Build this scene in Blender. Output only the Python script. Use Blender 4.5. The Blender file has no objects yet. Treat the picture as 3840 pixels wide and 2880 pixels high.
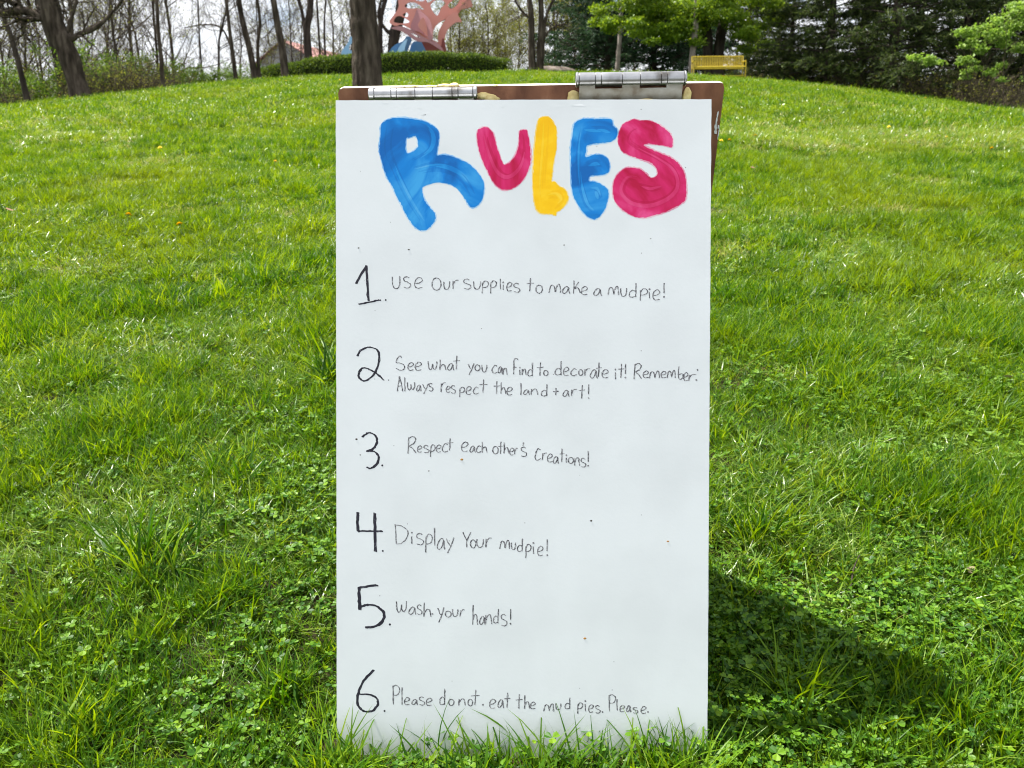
import bpy, math
import numpy as np
from mathutils import Vector, Matrix
from mathutils.geometry import tessellate_polygon

# ------------------------------------------------------------------ camera, world, sun, exposure
SC = bpy.context.scene
COL = SC.collection
PITCH = math.radians(13.0)
FPX = 3000.0                       # focal length in pixels of the 3840 px wide photograph
cam_d = bpy.data.cameras.new('camera')
cam = bpy.data.objects.new('camera', cam_d)
COL.objects.link(cam)
cam_d.sensor_width = 36.0
cam_d.lens = FPX / 3840 * 36
cam_d.clip_start = 0.02
cam_d.clip_end = 3000
cam.location = (0, 0, 0)
cam.rotation_euler = (math.radians(90) - PITCH, 0, 0)
cam_d.dof.use_dof = True
cam_d.dof.focus_distance = 1.32
cam_d.dof.aperture_fstop = 10.0
SC.camera = cam

SUN_DIR = Vector((-0.46, 0.185, 1.03)).normalized()      # towards the sun
sun_d = bpy.data.lights.new('sun', 'SUN')
sun = bpy.data.objects.new('sun', sun_d)
COL.objects.link(sun)
sun_d.energy = 5.0
sun_d.angle = math.radians(0.5)
sun_d.color = (1.0, 0.955, 0.88)
sun.rotation_euler = SUN_DIR.to_track_quat('Z', 'Y').to_euler()
sun.location = (-6, 2, 14)

world = bpy.data.worlds.new('World')
SC.world = world
world.use_nodes = True
wn, wl = world.node_tree.nodes, world.node_tree.links
wn.clear()
w_out = wn.new('ShaderNodeOutputWorld')
w_bg = wn.new('ShaderNodeBackground')
w_sky = wn.new('ShaderNodeTexSky')
w_sky.sky_type = 'NISHITA'
w_sky.sun_disc = False
w_sky.sun_elevation = math.asin(SUN_DIR.z)
w_sky.sun_rotation = math.atan2(SUN_DIR.x, SUN_DIR.y)
w_sky.air_density = 1.0
w_sky.dust_density = 0.6
w_bg.inputs['Strength'].default_value = 0.055
w_tc = wn.new('ShaderNodeTexCoord')
w_map = wn.new('ShaderNodeMapping')
w_map.inputs['Scale'].default_value = (1.0, 1.0, 2.6)
w_map.inputs['Location'].default_value = (0.35, 0.1, 0.2)
w_no = wn.new('ShaderNodeTexNoise')
w_no.inputs['Scale'].default_value = 3.4
w_no.inputs['Detail'].default_value = 7
w_no.inputs['Roughness'].default_value = 0.55
w_rp = wn.new('ShaderNodeValToRGB')
w_rp.color_ramp.elements[0].position = 0.34
w_rp.color_ramp.elements[1].position = 0.48
w_mix = wn.new('ShaderNodeMix')
w_mix.data_type = 'RGBA'
w_mix.inputs['B'].default_value = (9.6, 9.9, 10.3, 1)
wl.new(w_tc.outputs['Generated'], w_map.inputs['Vector'])
wl.new(w_map.outputs['Vector'], w_no.inputs['Vector'])
wl.new(w_no.outputs['Fac'], w_rp.inputs['Fac'])
wl.new(w_rp.outputs['Color'], w_mix.inputs['Factor'])
wl.new(w_sky.outputs['Color'], w_mix.inputs['A'])
wl.new(w_mix.outputs['Result'], w_bg.inputs['Color'])
wl.new(w_bg.outputs['Background'], w_out.inputs['Surface'])

SC.view_settings.view_transform = 'Standard'
SC.view_settings.look = 'None'
SC.view_settings.gamma = 1.0
SC.view_settings.exposure = 1.48
SC.view_settings.use_curve_mapping = False
SC.render.engine = 'CYCLES'
SC.cycles.filter_width = 1.1
SC.cycles.max_bounces = 7
SC.cycles.diffuse_bounces = 3
SC.cycles.glossy_bounces = 2
SC.cycles.transmission_bounces = 4
SC.cycles.transparent_max_bounces = 6

# ------------------------------------------------------------------ helpers
def rng(s): return np.random.default_rng(s)
CP, SP = math.cos(PITCH), math.sin(PITCH)

def _hash(ix, iy, seed):
    h = (ix.astype(np.int64) * 374761393 + iy.astype(np.int64) * 668265263 + seed * 1442695041) & 0xFFFFFFFF
    h = ((h ^ (h >> 13)) * 1274126177) & 0xFFFFFFFF
    return ((h ^ (h >> 16)) & 0xFFFF) / 65535.0

def vnoise(x, y, seed=0):
    x = np.asarray(x, float); y = np.asarray(y, float)
    ix, iy = np.floor(x), np.floor(y)
    fx, fy = x - ix, y - iy
    fx, fy = fx * fx * (3 - 2 * fx), fy * fy * (3 - 2 * fy)
    a, b = _hash(ix, iy, seed), _hash(ix + 1, iy, seed)
    c, d = _hash(ix, iy + 1, seed), _hash(ix + 1, iy + 1, seed)
    return (a + (b - a) * fx) * (1 - fy) + (c + (d - c) * fx) * fy

def fbm(x, y, seed=0, o=3):
    s, w, t = 0, 1, 0
    for k in range(o):
        s = s + w * vnoise(np.asarray(x) * 2 ** k, np.asarray(y) * 2 ** k, seed + k * 7); t += w; w *= .5
    return s / t

def sstep(a, b, x):
    t = np.clip((np.asarray(x, float) - a) / (b - a), 0, 1)
    return t * t * (3 - 2 * t)

YK = np.array([-50, 0, 26, 32, 38, 46, 60, 90, 200, 900], float)
ZK = np.array([-9., -1.097, 3.70, 4.54, 5.30, 5.6, 5.6, 4.2, 1.0, 0.], float)
def ground(x, y):
    x = np.asarray(x, float); y = np.asarray(y, float)
    z = np.interp(y, YK, ZK)
    dx = x - 1.0
    l = 1.22 * (np.clip(-dx, 0, 60) / 18) ** 2.4
    r = 1.28 * (np.clip(dx, 0, 60) / 15) ** 2.2
    z = z - (l + r) * sstep(2, 22, y)
    z = z + (fbm(x * .5, y * .5, 3) - .5) * .22 * sstep(3, 9, y)
    z = z + (fbm(x * 3.1, y * 3.1, 9) - .5) * .035 * (1 - .6 * sstep(.3, 1.0, np.exp(-((y - 1.3) ** 2 + x ** 2) * 2)))
    return z

LX = np.array([-60, -17, -12, -8, -5, 0, 6, 9, 12, 17, 22, 60], float)
LE = np.array([24, 26.5, 28.5, 33, 44, 46, 44, 34, 31, 27, 25, 22], float)
def lawn_edge(x): return np.interp(x, LX, LE)

def ray(px, py):
    a, b = (px - 1920) / FPX, (1440 - py) / FPX
    return Vector((a, CP + b * SP, -SP + b * CP))

def at(px, Y, lift=0.0):
    """foot on the ground at distance Y in the photograph's column px"""
    x = (px - 1920) / FPX * Y
    for _ in range(4):
        z = float(ground(x, Y))
        x = (px - 1920) / FPX * (Y * CP - z * SP)
    return Vector((x, Y, float(ground(x, Y)) + lift))

def on_plane_y(px, py, Y):
    r = ray(px, py)
    return r * (Y / r.y)

TS = np.geomspace(.6, 90, 900)
def ground_hit(px, py):
    r = np.array(ray(px, py)); P = TS[:, None] * r
    d = P[:, 2] - ground(P[:, 0], P[:, 1]); k = int(np.argmax(d < 0)) if (d < 0).any() else len(TS) - 1
    k = max(k, 1); f = d[k - 1] / (d[k - 1] - d[k] + 1e-9)
    return Vector(P[k - 1] + (P[k] - P[k - 1]) * f)

class Acc:
    def __init__(s): s.v = []; s.f = []; s.m = []; s.n = 0
    def add(s, V, F, m=0):
        V = np.asarray(V, float).reshape(-1, 3); F = np.asarray(F, int)
        s.v.append(V); s.f.append(F + s.n); s.m.append(np.full(len(F), m)); s.n += len(V)
    def mesh(s, name, mats, smooth=False):
        me = bpy.data.meshes.new(name)
        V = np.concatenate(s.v)
        me.vertices.add(len(V)); me.vertices.foreach_set('co', V.ravel())
        li = np.concatenate([f.ravel() for f in s.f])
        tot = np.concatenate([np.full(len(f), f.shape[1]) for f in s.f])
        st = np.concatenate([[0], np.cumsum(tot)[:-1]])
        me.loops.add(len(li)); me.loops.foreach_set('vertex_index', li)
        me.polygons.add(len(tot)); me.polygons.foreach_set('loop_start', st); me.polygons.foreach_set('loop_total', tot)
        me.polygons.foreach_set('material_index', np.concatenate(s.m))
        me.polygons.foreach_set('use_smooth', np.full(len(tot), bool(smooth)))
        for m in (mats if isinstance(mats, (list, tuple)) else [mats]): me.materials.append(m)
        me.update(calc_edges=True)
        return me

def link(name, me, parent=None, loc=None, rot=None):
    o = bpy.data.objects.new(name, me); COL.objects.link(o)
    if parent is not None: o.parent = parent
    if loc is not None: o.location = loc
    if rot is not None: o.rotation_euler = rot
    return o

def thing(name, label, cat, loc=(0, 0, 0), rot=(0, 0, 0), group=None):
    o = link(name, None, None, loc, rot)
    o.empty_display_size = .1
    o['label'] = label; o['category'] = cat
    if group: o['group'] = group
    return o

def tag(o, label=None, cat=None, group=None, kind=None):
    if label: o['label'] = label
    if cat: o['category'] = cat
    if group: o['group'] = group
    if kind: o['kind'] = kind
    return o

def dup(root, loc, rotz=0, scale=1, label=None, group=None):
    r = root.copy(); COL.objects.link(r); r.location = loc; r.rotation_euler = (0, 0, rotz)
    r.scale = (scale,) * 3 if not isinstance(scale, tuple) else scale
    if label: r['label'] = label
    if group: r['group'] = group
    for ch in list(root.children):
        c = ch.copy(); COL.objects.link(c); c.parent = r
        for g in ch.children:
            d = g.copy(); COL.objects.link(d); d.parent = c
    return r

# geometry pieces ---------------------------------------------------
def nrm(a): return a / np.maximum(np.linalg.norm(a, axis=-1, keepdims=True), 1e-9)

def tubes(P, R, S=4, cap=False):
    """P (N,K,3), R (N,K) -> verts, quads"""
    P = np.asarray(P, float); R = np.asarray(R, float)
    if P.ndim == 2: P = P[None]; R = R[None]
    N, K, _ = P.shape
    T = nrm(np.gradient(P, axis=1))
    ref = np.where(np.abs(nrm(P[:, -1:] - P[:, :1])[..., 2:]) > .8, np.array([1., 0, 0]), np.array([0, 0, 1.]))
    U = nrm(np.cross(T, ref)); W = np.cross(T, U)
    a = np.arange(S) / S * 2 * np.pi
    V = P[:, :, None] + R[:, :, None, None] * (np.cos(a)[:, None] * U[:, :, None] + np.sin(a)[:, None] * W[:, :, None])
    b = (np.arange(N) * K * S)[:, None, None]; k = (np.arange(K - 1) * S)[None, :, None]
    s0 = np.arange(S)[None, None]; s1 = (np.arange(S) + 1)[None, None] % S
    F = np.stack([b + k + s0, b + k + s1, b + k + S + s1, b + k + S + s0], -1).reshape(-1, 4)
    return V.reshape(-1, 3), F

def rot_about(v, axis, ang):
    c, s = np.cos(ang)[:, None], np.sin(ang)[:, None]
    return v * c + np.cross(axis, v) * s + axis * np.sum(axis * v, -1, keepdims=True) * (1 - c)

def grow(r, start, d, L, r0, K, wander=.15, up=0.05, tip=.15):
    N = len(start); P = np.zeros((N, K, 3)); P[:, 0] = start
    d = nrm(d); step = (L / (K - 1))[:, None]
    for k in range(1, K):
        d = nrm(d + r.normal(0, wander, (N, 3)) + np.array([0, 0, up]))
        P[:, k] = P[:, k - 1] + d * step
    t = np.linspace(0, 1, K)
    return P, r0[:, None] * (1 - t * (1 - tip))[None]

def branch(r, P, R, L, per, tmin=.2, ang=(35, 65), lr=(.35, .6), rr=.5, tmax=1.0, flat=0):
    N, K, _ = P.shape
    t = r.uniform(tmin, tmax, (N, per)); f = t * (K - 1); i = np.minimum(f.astype(int), K - 2); w = (f - i)[..., None]
    n = np.arange(N)[:, None]
    A, B = P[n, i], P[n, i + 1]
    S0 = (A * (1 - w) + B * w).reshape(-1, 3); T = nrm(B - A).reshape(-1, 3)
    rad = (R[n, i] * (1 - w[..., 0]) + R[n, i + 1] * w[..., 0]).reshape(-1)
    rv = r.normal(0, 1, S0.shape); rv[:, 2] *= (1 - flat)
    ax = nrm(np.cross(T, rv))
    D = rot_about(T, ax, np.radians(r.uniform(*ang, len(S0))))
    LL = np.repeat(L, per) * r.uniform(*lr, len(S0)) * (1.15 - .5 * t.reshape(-1))
    return S0, D, LL, rad * rr

def cards(r, C, size, aspect=.55, up=.3, direction=None):
    """diamond leaves, one quad each"""
    N = len(C)
    n = nrm(r.normal(0, 1, (N, 3)) + np.array([0, 0, up]))
    d = nrm(r.normal(0, 1, (N, 3)) if direction is None else direction + r.normal(0, .35, (N, 3)))
    d = nrm(d - n * np.sum(n * d, -1, keepdims=True)); s = np.cross(n, d)
    size = (np.full(N, size) if np.isscalar(size) else size)[:, None]
    V = np.stack([C - d * size * .5, C + s * size * aspect * .5 - n * size * .08, C + d * size * .5, C - s * size * aspect * .5 - n * size * .08], 1)
    return V.reshape(-1, 3), np.arange(N * 4).reshape(-1, 4)

def box(cx, cy, cz, sx, sy, sz):
    V = np.array([[x, y, z] for z in (-.5, .5) for y in (-.5, .5) for x in (-.5, .5)]) * [sx, sy, sz] + [cx, cy, cz]
    return V, np.array([[0, 2, 3, 1], [4, 5, 7, 6], [0, 1, 5, 4], [2, 6, 7, 3], [0, 4, 6, 2], [1, 3, 7, 5]])

def bevel(o, w=.003, seg=2):
    m = o.modifiers.new('bevel', 'BEVEL'); m.width = w; m.segments = seg; m.limit_method = 'ANGLE'
    return o

def catmull(P, closed=False, k=6):
    P = np.asarray(P, float); n = len(P)
    if n < 3 and not closed:
        t = np.linspace(0, 1, k)[:, None]; return P[0] * (1 - t) + P[-1] * t
    out = []
    for i in range(n if closed else n - 1):
        if closed: a, b, c, d = P[(i - 1) % n], P[i], P[(i + 1) % n], P[(i + 2) % n]
        else: a, b, c, d = P[max(i - 1, 0)], P[i], P[i + 1], P[min(i + 2, n - 1)]
        for j in range(k):
            t = j / k
            out.append(.5 * ((2 * b) + (-a + c) * t + (2 * a - 5 * b + 4 * c - d) * t * t + (-a + 3 * b - 3 * c + d) * t ** 3))
    if not closed: out.append(P[-1])
    return np.array(out)

def extrude_poly(loops, thick, to3d):
    """2-D loops (first outer, rest holes) -> solid with to3d(x, y, depth)"""
    pts = [p for l in loops for p in l]
    tri = tessellate_polygon([[Vector((p[0], p[1], 0)) for p in l] for l in loops])
    n = len(pts)
    V = [to3d(p[0], p[1], 0) for p in pts] + [to3d(p[0], p[1], thick) for p in pts]
    T = np.array([list(t) for t in tri]); T = np.concatenate([T, T[:, ::-1] + n])
    Q = []; o = 0
    for l in loops:
        m = len(l)
        for i in range(m): Q.append([o + i, o + (i + 1) % m, o + (i + 1) % m + n, o + i + n])
        o += m
    return np.array(V), T, np.array(Q)

# ------------------------------------------------------------------ materials
def new_mat(name):
    m = bpy.data.materials.new(name); m.use_nodes = True
    return m, m.node_tree.nodes, m.node_tree.links, m.node_tree.nodes['Principled BSDF']

def ramp(nodes, cols, pos=None):
    r = nodes.new('ShaderNodeValToRGB'); cr = r.color_ramp
    pos = pos or [i / (len(cols) - 1) for i in range(len(cols))]
    while len(cr.elements) < len(cols): cr.elements.new(.5)
    for e, c, p in zip(cr.elements, cols, pos): e.position = p; e.color = (*c, 1)
    return r

def noisy(name, cols, scale=5, detail=5, rough=.8, bump=0, bscale=None, bdist=.01, stretch=(1, 1, 1), pos=None, metal=0, spec=.4, coord='Object', distort=0):
    m, n, l, b = new_mat(name)
    tc = n.new('ShaderNodeTexCoord'); mp = n.new('ShaderNodeMapping'); mp.inputs['Scale'].default_value = stretch
    l.new(tc.outputs[coord], mp.inputs['Vector'])
    no = n.new('ShaderNodeTexNoise'); no.inputs['Scale'].default_value = scale; no.inputs['Detail'].default_value = detail
    no.inputs['Distortion'].default_value = distort
    l.new(mp.outputs[0], no.inputs['Vector'])
    rp = ramp(n, cols, pos); l.new(no.outputs['Fac'], rp.inputs['Fac']); l.new(rp.outputs['Color'], b.inputs['Base Color'])
    b.inputs['Roughness'].default_value = rough; b.inputs['Metallic'].default_value = metal
    b.inputs['Specular IOR Level'].default_value = spec
    if bump:
        n2 = n.new('ShaderNodeTexNoise'); n2.inputs['Scale'].default_value = bscale or scale * 3; n2.inputs['Detail'].default_value = 6
        l.new(mp.outputs[0], n2.inputs['Vector'])
        bp = n.new('ShaderNodeBump'); bp.inputs['Strength'].default_value = bump; bp.inputs['Distance'].default_value = bdist
        l.new(n2.outputs['Fac'], bp.inputs['Height']); l.new(bp.outputs[0], b.inputs['Normal'])
    return m

def leafy(name, cols, trans, tmix=.35, rough=.45, spec=.4, island=True, patch=None, pscale=.5):
    """leaf material: colour varies leaf by leaf; some light passes through"""
    m, n, l, b = new_mat(name)
    if island:
        src = n.new('ShaderNodeNewGeometry').outputs['Random Per Island']
    else:
        src = n.new('ShaderNodeObjectInfo').outputs['Random']
    rp = ramp(n, cols); l.new(src, rp.inputs['Fac'])
    col = rp.outputs['Color']
    if patch:
        ge = n.new('ShaderNodeNewGeometry')
        no = n.new('ShaderNodeTexNoise'); no.inputs['Scale'].default_value = pscale; no.inputs['Detail'].default_value = 4
        l.new(ge.outputs['Position'], no.inputs['Vector'])
        r2 = ramp(n, [(0, 0, 0), (1, 1, 1)], [.47, .68]); l.new(no.outputs['Fac'], r2.inputs['Fac'])
        mx = n.new('ShaderNodeMix'); mx.data_type = 'RGBA'
        ml = n.new('ShaderNodeMath'); ml.operation = 'MULTIPLY'; ml.inputs[1].default_value = .6
        l.new(r2.outputs['Color'], ml.inputs[0]); l.new(ml.outputs[0], mx.inputs['Factor'])
        l.new(col, mx.inputs['A']); mx.inputs['B'].default_value = (*patch, 1); col = mx.outputs['Result']
    l.new(col, b.inputs['Base Color'])
    b.inputs['Roughness'].default_value = rough; b.inputs['Specular IOR Level'].default_value = spec
    tr = n.new('ShaderNodeBsdfTranslucent')
    tm = n.new('ShaderNodeMix'); tm.data_type = 'RGBA'; tm.blend_type = 'MULTIPLY'; tm.inputs['Factor'].default_value = 1
    l.new(col, tm.inputs['A']); tm.inputs['B'].default_value = (*trans, 1)
    l.new(tm.outputs['Result'], tr.inputs['Color'])
    ms = n.new('ShaderNodeMixShader'); ms.inputs[0].default_value = tmix
    l.new(b.outputs[0], ms.inputs[1]); l.new(tr.outputs[0], ms.inputs[2])
    l.new(ms.outputs[0], n['Material Output'].inputs['Surface'])
    return m

M = {}
M['grass'] = leafy('grass_blades', [(.014, .060, .0015), (.032, .102, .002), (.076, .166, .003), (.155, .262, .007)], (2.15, 1.65, .35), .43, .44, .22, False, (.135, .200, .006), .55)
M['grass_pale'] = leafy('grass_blades_pale', [(.042, .115, .007), (.10, .19, .012), (.21, .29, .045)], (1.9, 1.55, .5), .36, .34, .5, False)
M['straw'] = leafy('straw_blades', [(.34, .33, .10), (.42, .39, .17), (.30, .34, .08)], (1.2, 1.1, 1.0), .3, .6, .3, False)
M['clover'] = leafy('clover_leaves', [(.018, .070, .003), (.040, .125, .005), (.085, .19, .006), (.145, .26, .009)], (2.1, 1.6, .6), .36, .48, .28, True, (.14, .22, .02), .9)
M['bark'] = noisy('tree_bark', [(.019, .015, .011), (.050, .039, .030), (.105, .085, .067)], 9, 6, .95, 1.0, 18, .05, (1, 1, .22), [.3, .5, .72], spec=.1)
M['bark_dark'] = noisy('tree_bark_dark', [(.026, .021, .017), (.066, .053, .044)], 6, 5, .95, .6, 12, .02, (1, 1, .25), [.35, .65], spec=.1)
M['bark_far'] = noisy('sunlit_tone_bark', [(.045, .036, .026), (.095, .076, .058)], 6, 5, .95, spec=.1)  # colour lightened to stand in for sunlight on the distant trunks
M['bark_pale'] = noisy('tree_bark_pale', [(.16, .13, .115), (.30, .26, .235)], 8, 5, .9, .5, 14, .02, (1, 1, .4), [.35, .65], spec=.1)
M['twig'] = noisy('twig_bark', [(.05, .040, .028), (.11, .09, .065)], 3, 3, .95, spec=.1)
M['bud'] = leafy('spring_bud_leaves', [(.12, .11, .022), (.20, .20, .04), (.13, .17, .03)], (1.6, 1.6, 1.0), .4, .6, .2)
M['shrub_leaf'] = leafy('shrub_leaves', [(.04, .08, .010), (.07, .13, .014), (.13, .20, .022), (.055, .10, .016)], (1.7, 1.7, 1.0), .4, .55, .25)
M['maple_leaf'] = leafy('maple_leaves', [(.070, .145, .008), (.125, .215, .014), (.19, .29, .026)], (1.9, 1.6, .8), .45, .45, .35)
M['bright_leaf'] = leafy('bright_bush_leaves', [(.09, .17, .018), (.17, .28, .035), (.27, .37, .09)], (1.5, 1.5, 1.0), .4, .5, .35)
M['spruce'] = leafy('spruce_needles', [(.012, .024, .006), (.028, .048, .010), (.085, .115, .022)], (1.6, 1.6, 1.0), .25, .6, .2)
M['pine'] = leafy('pine_needles', [(.010, .032, .016), (.022, .055, .025), (.045, .09, .034)], (1.6, 1.6, 1.0), .25, .6, .2)
M['hedge'] = leafy('hedge_leaves', [(.022, .052, .006), (.055, .105, .011), (.16, .23, .014)], (1.8, 1.7, 1.0), .28, .55, .25)
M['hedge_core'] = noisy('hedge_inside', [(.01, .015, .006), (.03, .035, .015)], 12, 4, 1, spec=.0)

# ground
m, n, l, b = new_mat('lawn_ground')
tc = n.new('ShaderNodeTexCoord')
na = n.new('ShaderNodeTexNoise'); na.inputs['Scale'].default_value = .9; na.inputs['Detail'].default_value = 8
nb = n.new('ShaderNodeTexNoise'); nb.inputs['Scale'].default_value = 30; nb.inputs['Detail'].default_value = 6
l.new(tc.outputs['Object'], na.inputs['Vector']); l.new(tc.outputs['Object'], nb.inputs['Vector'])
ra = ramp(n, [(.012, .035, .003), (.025, .06, .004), (.045, .08, .008)], [.35, .55, .75]); l.new(na.outputs['Fac'], ra.inputs['Fac'])
rb = ramp(n, [(.008, .006, .003), (.022, .016, .009), (.075, .052, .028)], [.3, .55, .75]); l.new(nb.outputs['Fac'], rb.inputs['Fac'])
mx = n.new('ShaderNodeMix'); mx.data_type = 'RGBA'
vc = n.new('ShaderNodeAttribute'); vc.attribute_name = 'soil'
l.new(vc.outputs['Fac'], mx.inputs['Factor']); l.new(ra.outputs['Color'], mx.inputs['A']); l.new(rb.outputs['Color'], mx.inputs['B'])
l.new(mx.outputs['Result'], b.inputs['Base Color']); b.inputs['Roughness'].default_value = 1; b.inputs['Specular IOR Level'].default_value = .1
bp = n.new('ShaderNodeBump'); bp.inputs['Strength'].default_value = .8; bp.inputs['Distance'].default_value = .02
l.new(nb.outputs['Fac'], bp.inputs['Height']); l.new(bp.outputs[0], b.inputs['Normal'])
M['ground'] = m

# ------------------------------------------------------------------ ground
ys = np.concatenate([np.linspace(-40, -1, 14), np.arange(-.9, 6, .07), np.arange(6, 50, .4), np.geomspace(50, 1500, 24)])
xs = np.concatenate([-np.geomspace(1500, 20, 24), np.arange(-19.6, -4, .5), np.arange(-4, 4, .08), np.arange(4, 20, .5), np.geomspace(20, 1500, 24)])
X, Y = np.meshgrid(xs, ys)
Z = ground(X, Y)
a = Acc()
nx, ny = len(xs), len(ys)
i, j = np.meshgrid(np.arange(nx - 1), np.arange(ny - 1))
q = (j * nx + i).ravel()
a.add(np.stack([X, Y, Z], -1).reshape(-1, 3), np.stack([q, q + 1, q + nx + 1, q + nx], -1))
me = a.mesh('lawn', M['ground'], True)
soil = np.maximum(sstep(-.5, 1.5, Y - lawn_edge(X)), (1 - sstep(4, 9, Y)) * .85 * (1 - sstep(.8, 1.1, np.abs(X) / (np.abs(Y) * .92 + .9))))
at_ = me.attributes.new('soil', 'FLOAT', 'POINT'); at_.data.foreach_set('value', soil.ravel().astype(np.float32))
g = link('ground', me); tag(g, 'grassy hillside rising to the edge of the woods', None, None, 'structure')

# ------------------------------------------------------------------ grass, clover
PROTO = bpy.data.collections.new('lawn_pieces')
def blade_set(r, nb, rad, h, w, tilt, curl, K=4):
    """nb curved blades -> verts, faces"""
    base = r.normal(0, rad, (nb, 3)); base[:, 2] = -.012
    az = r.uniform(0, 2 * np.pi, nb); tl = np.radians(r.uniform(*tilt, nb)); H = r.uniform(*h, nb); W = r.uniform(*w, nb)
    cu = np.radians(r.uniform(*curl, nb))
    side = np.stack([-np.sin(az), np.cos(az), np.zeros(nb)], -1)
    tw = r.uniform(-.8, .8, nb)
    P = base.copy(); L = []; t = tl
    for k in range(K + 1):
        f = k / K
        ww = W * (1 - f ** 2.2) * .5 * (.75 + .5 * min(f * 3, 1))
        d = np.stack([np.cos(az) * np.sin(t), np.sin(az) * np.sin(t), np.cos(t)], -1)
        nn = np.cross(side, d)
        s = nrm(side * np.cos(tw * f)[:, None] + nn * np.sin(tw * f)[:, None])
        if k < K: L += [P + s * ww[:, None], P - s * ww[:, None]]
        else: L += [P]
        P = P + d * (H / K)[:, None]; t = t + cu / K
    V = np.stack(L, 1)                       # nb, 2K+1, 3
    m = 2 * K + 1; o = (np.arange(nb) * m)[:, None]
    Q = np.concatenate([o + np.array([2 * k, 2 * k + 1, 2 * k + 3, 2 * k + 2]) for k in range(K - 1)], 0)
    T = o + np.array([2 * K - 2, 2 * K - 1, 2 * K])
    return V.reshape(-1, 3), Q, T

def clover_set(r, nl, rad, hh, size):
    a = Acc()
    for _ in range(nl):
        b = np.array([*r.normal(0, rad, 2), -.005]); h = r.uniform(*hh)
        top = b + np.array([*r.normal(0, .012, 2), h])
        Pm = (b + top) / 2 + np.array([*r.normal(0, .004, 2), 0])
        V, F = tubes(np.array([[b, Pm, top]]), np.array([[.0006, .0006, .0005]]), 3); a.add(V, F)
        nv = nrm(r.normal(0, .45, 3) + [0, 0, 1]); s = r.uniform(*size)
        e1 = nrm(np.cross(nv, [math.cos(r.uniform(0, 6)), math.sin(r.uniform(0, 6)), .01])); e2 = np.cross(nv, e1); a0 = r.uniform(0, 6)
        for k in range(3):
            an = a0 + k * 2.094
            d = e1 * math.cos(an) + e2 * math.sin(an); sd = np.cross(nv, d)
            V = [top, top + d * s * .45 + sd * s * .42 + nv * s * .12, top + d * s * .85 + sd * s * .38 + nv * s * .16, top + d * s * .9 + nv * s * .02,
                 top + d * s * .85 - sd * s * .38 + nv * s * .16, top + d * s * .45 - sd * s * .42 + nv * s * .12]
            a.add(V, [[0, 1, 2, 3], [0, 3, 4, 5]])
    return a

protos = {'near': [], 'mid': [], 'far': [], 'clover': []}
def reg(kind, name, me):
    o = bpy.data.objects.new(name, me); PROTO.objects.link(o); protos[kind].append(o)
cols = {k: bpy.data.collections.new('lawn_pieces_' + k) for k in ('near', 'mid', 'far', 'clover')}
def mkblades(kind, nm, seed, mat, sets):
    r = rng(seed); a = Acc()
    for s in sets:
        V, Q, T = blade_set(r, *s); n0 = a.n
        a.v.append(V); a.f += [Q + n0, T + n0]; a.m += [np.zeros(len(Q), int), np.zeros(len(T), int)]; a.n += len(V)
    o = bpy.data.objects.new(nm, a.mesh(nm, mat)); cols[kind].objects.link(o)
# near: 0-4 fine turf, 5-6 pale broad, 7 straw, 8-9 tall
for k in range(5): mkblades('near', 'turf_a%d' % k, 10 + k, M['grass'], [(13, .016, (.028, .075), (.0014, .0026), (8, 60), (10, 75))])
for k in range(2): mkblades('near', 'turf_b%d' % k, 30 + k, M['grass_pale'], [(7, .018, (.055, .11), (.002, .0036), (25, 72), (20, 75)), (5, .015, (.03, .05), (.0015, .0025), (10, 50), (10, 50))])
mkblades('near', 'turf_c0', 40, M['straw'], [(9, .018, (.02, .05), (.001, .0022), (40, 85), (5, 40))])
for k in range(2): mkblades('near', 'turf_d%d' % k, 50 + k, M['grass'], [(11, .012, (.07, .125), (.0022, .0038), (8, 42), (15, 60), 5)])
for k in range(5): mkblades('mid', 'turf_a%d' % k, 60 + k, M['grass'], [(22, .032, (.03, .075), (.0026, .004), (10, 60), (10, 60), 3)])
for k in range(2): mkblades('mid', 'turf_b%d' % k, 70 + k, M['grass_pale'], [(20, .034, (.045, .09), (.003, .0048), (25, 65), (20, 60), 3)])
mkblades('mid', 'turf_c0', 80, M['straw'], [(16, .035, (.03, .06), (.002, .0035), (35, 80), (5, 40), 3)])
for k in range(2): mkblades('mid', 'turf_d%d' % k, 85 + k, M['grass'], [(20, .026, (.08, .14), (.003, .005), (8, 42), (15, 55), 3)])
for k in range(5): mkblades('far', 'turf_a%d' % k, 90 + k, M['grass'], [(34, .10, (.05, .10), (.007, .012), (15, 60), (10, 50), 2)])
for k in range(2): mkblades('far', 'turf_b%d' % k, 97 + k, M['grass_pale'], [(30, .10, (.05, .10), (.007, .012), (25, 65), (10, 50), 2)])
mkblades('far', 'turf_c0', 100, M['straw'], [(26, .10, (.04, .08), (.006, .010), (30, 75), (5, 40), 2)])
for k in range(2): mkblades('far', 'turf_d%d' % k, 104 + k, M['grass'], [(32, .09, (.09, .16), (.008, .013), (10, 45), (10, 50), 2)])
for k in range(6):
    ac = clover_set(rng(200 + k), 8, .020, (.008, .032), (.0050, .0118))
    o = bpy.data.objects.new('clover_a%d' % k, ac.mesh('clover_a%d' % k, M['clover'])); cols['clover'].objects.link(o)

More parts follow.
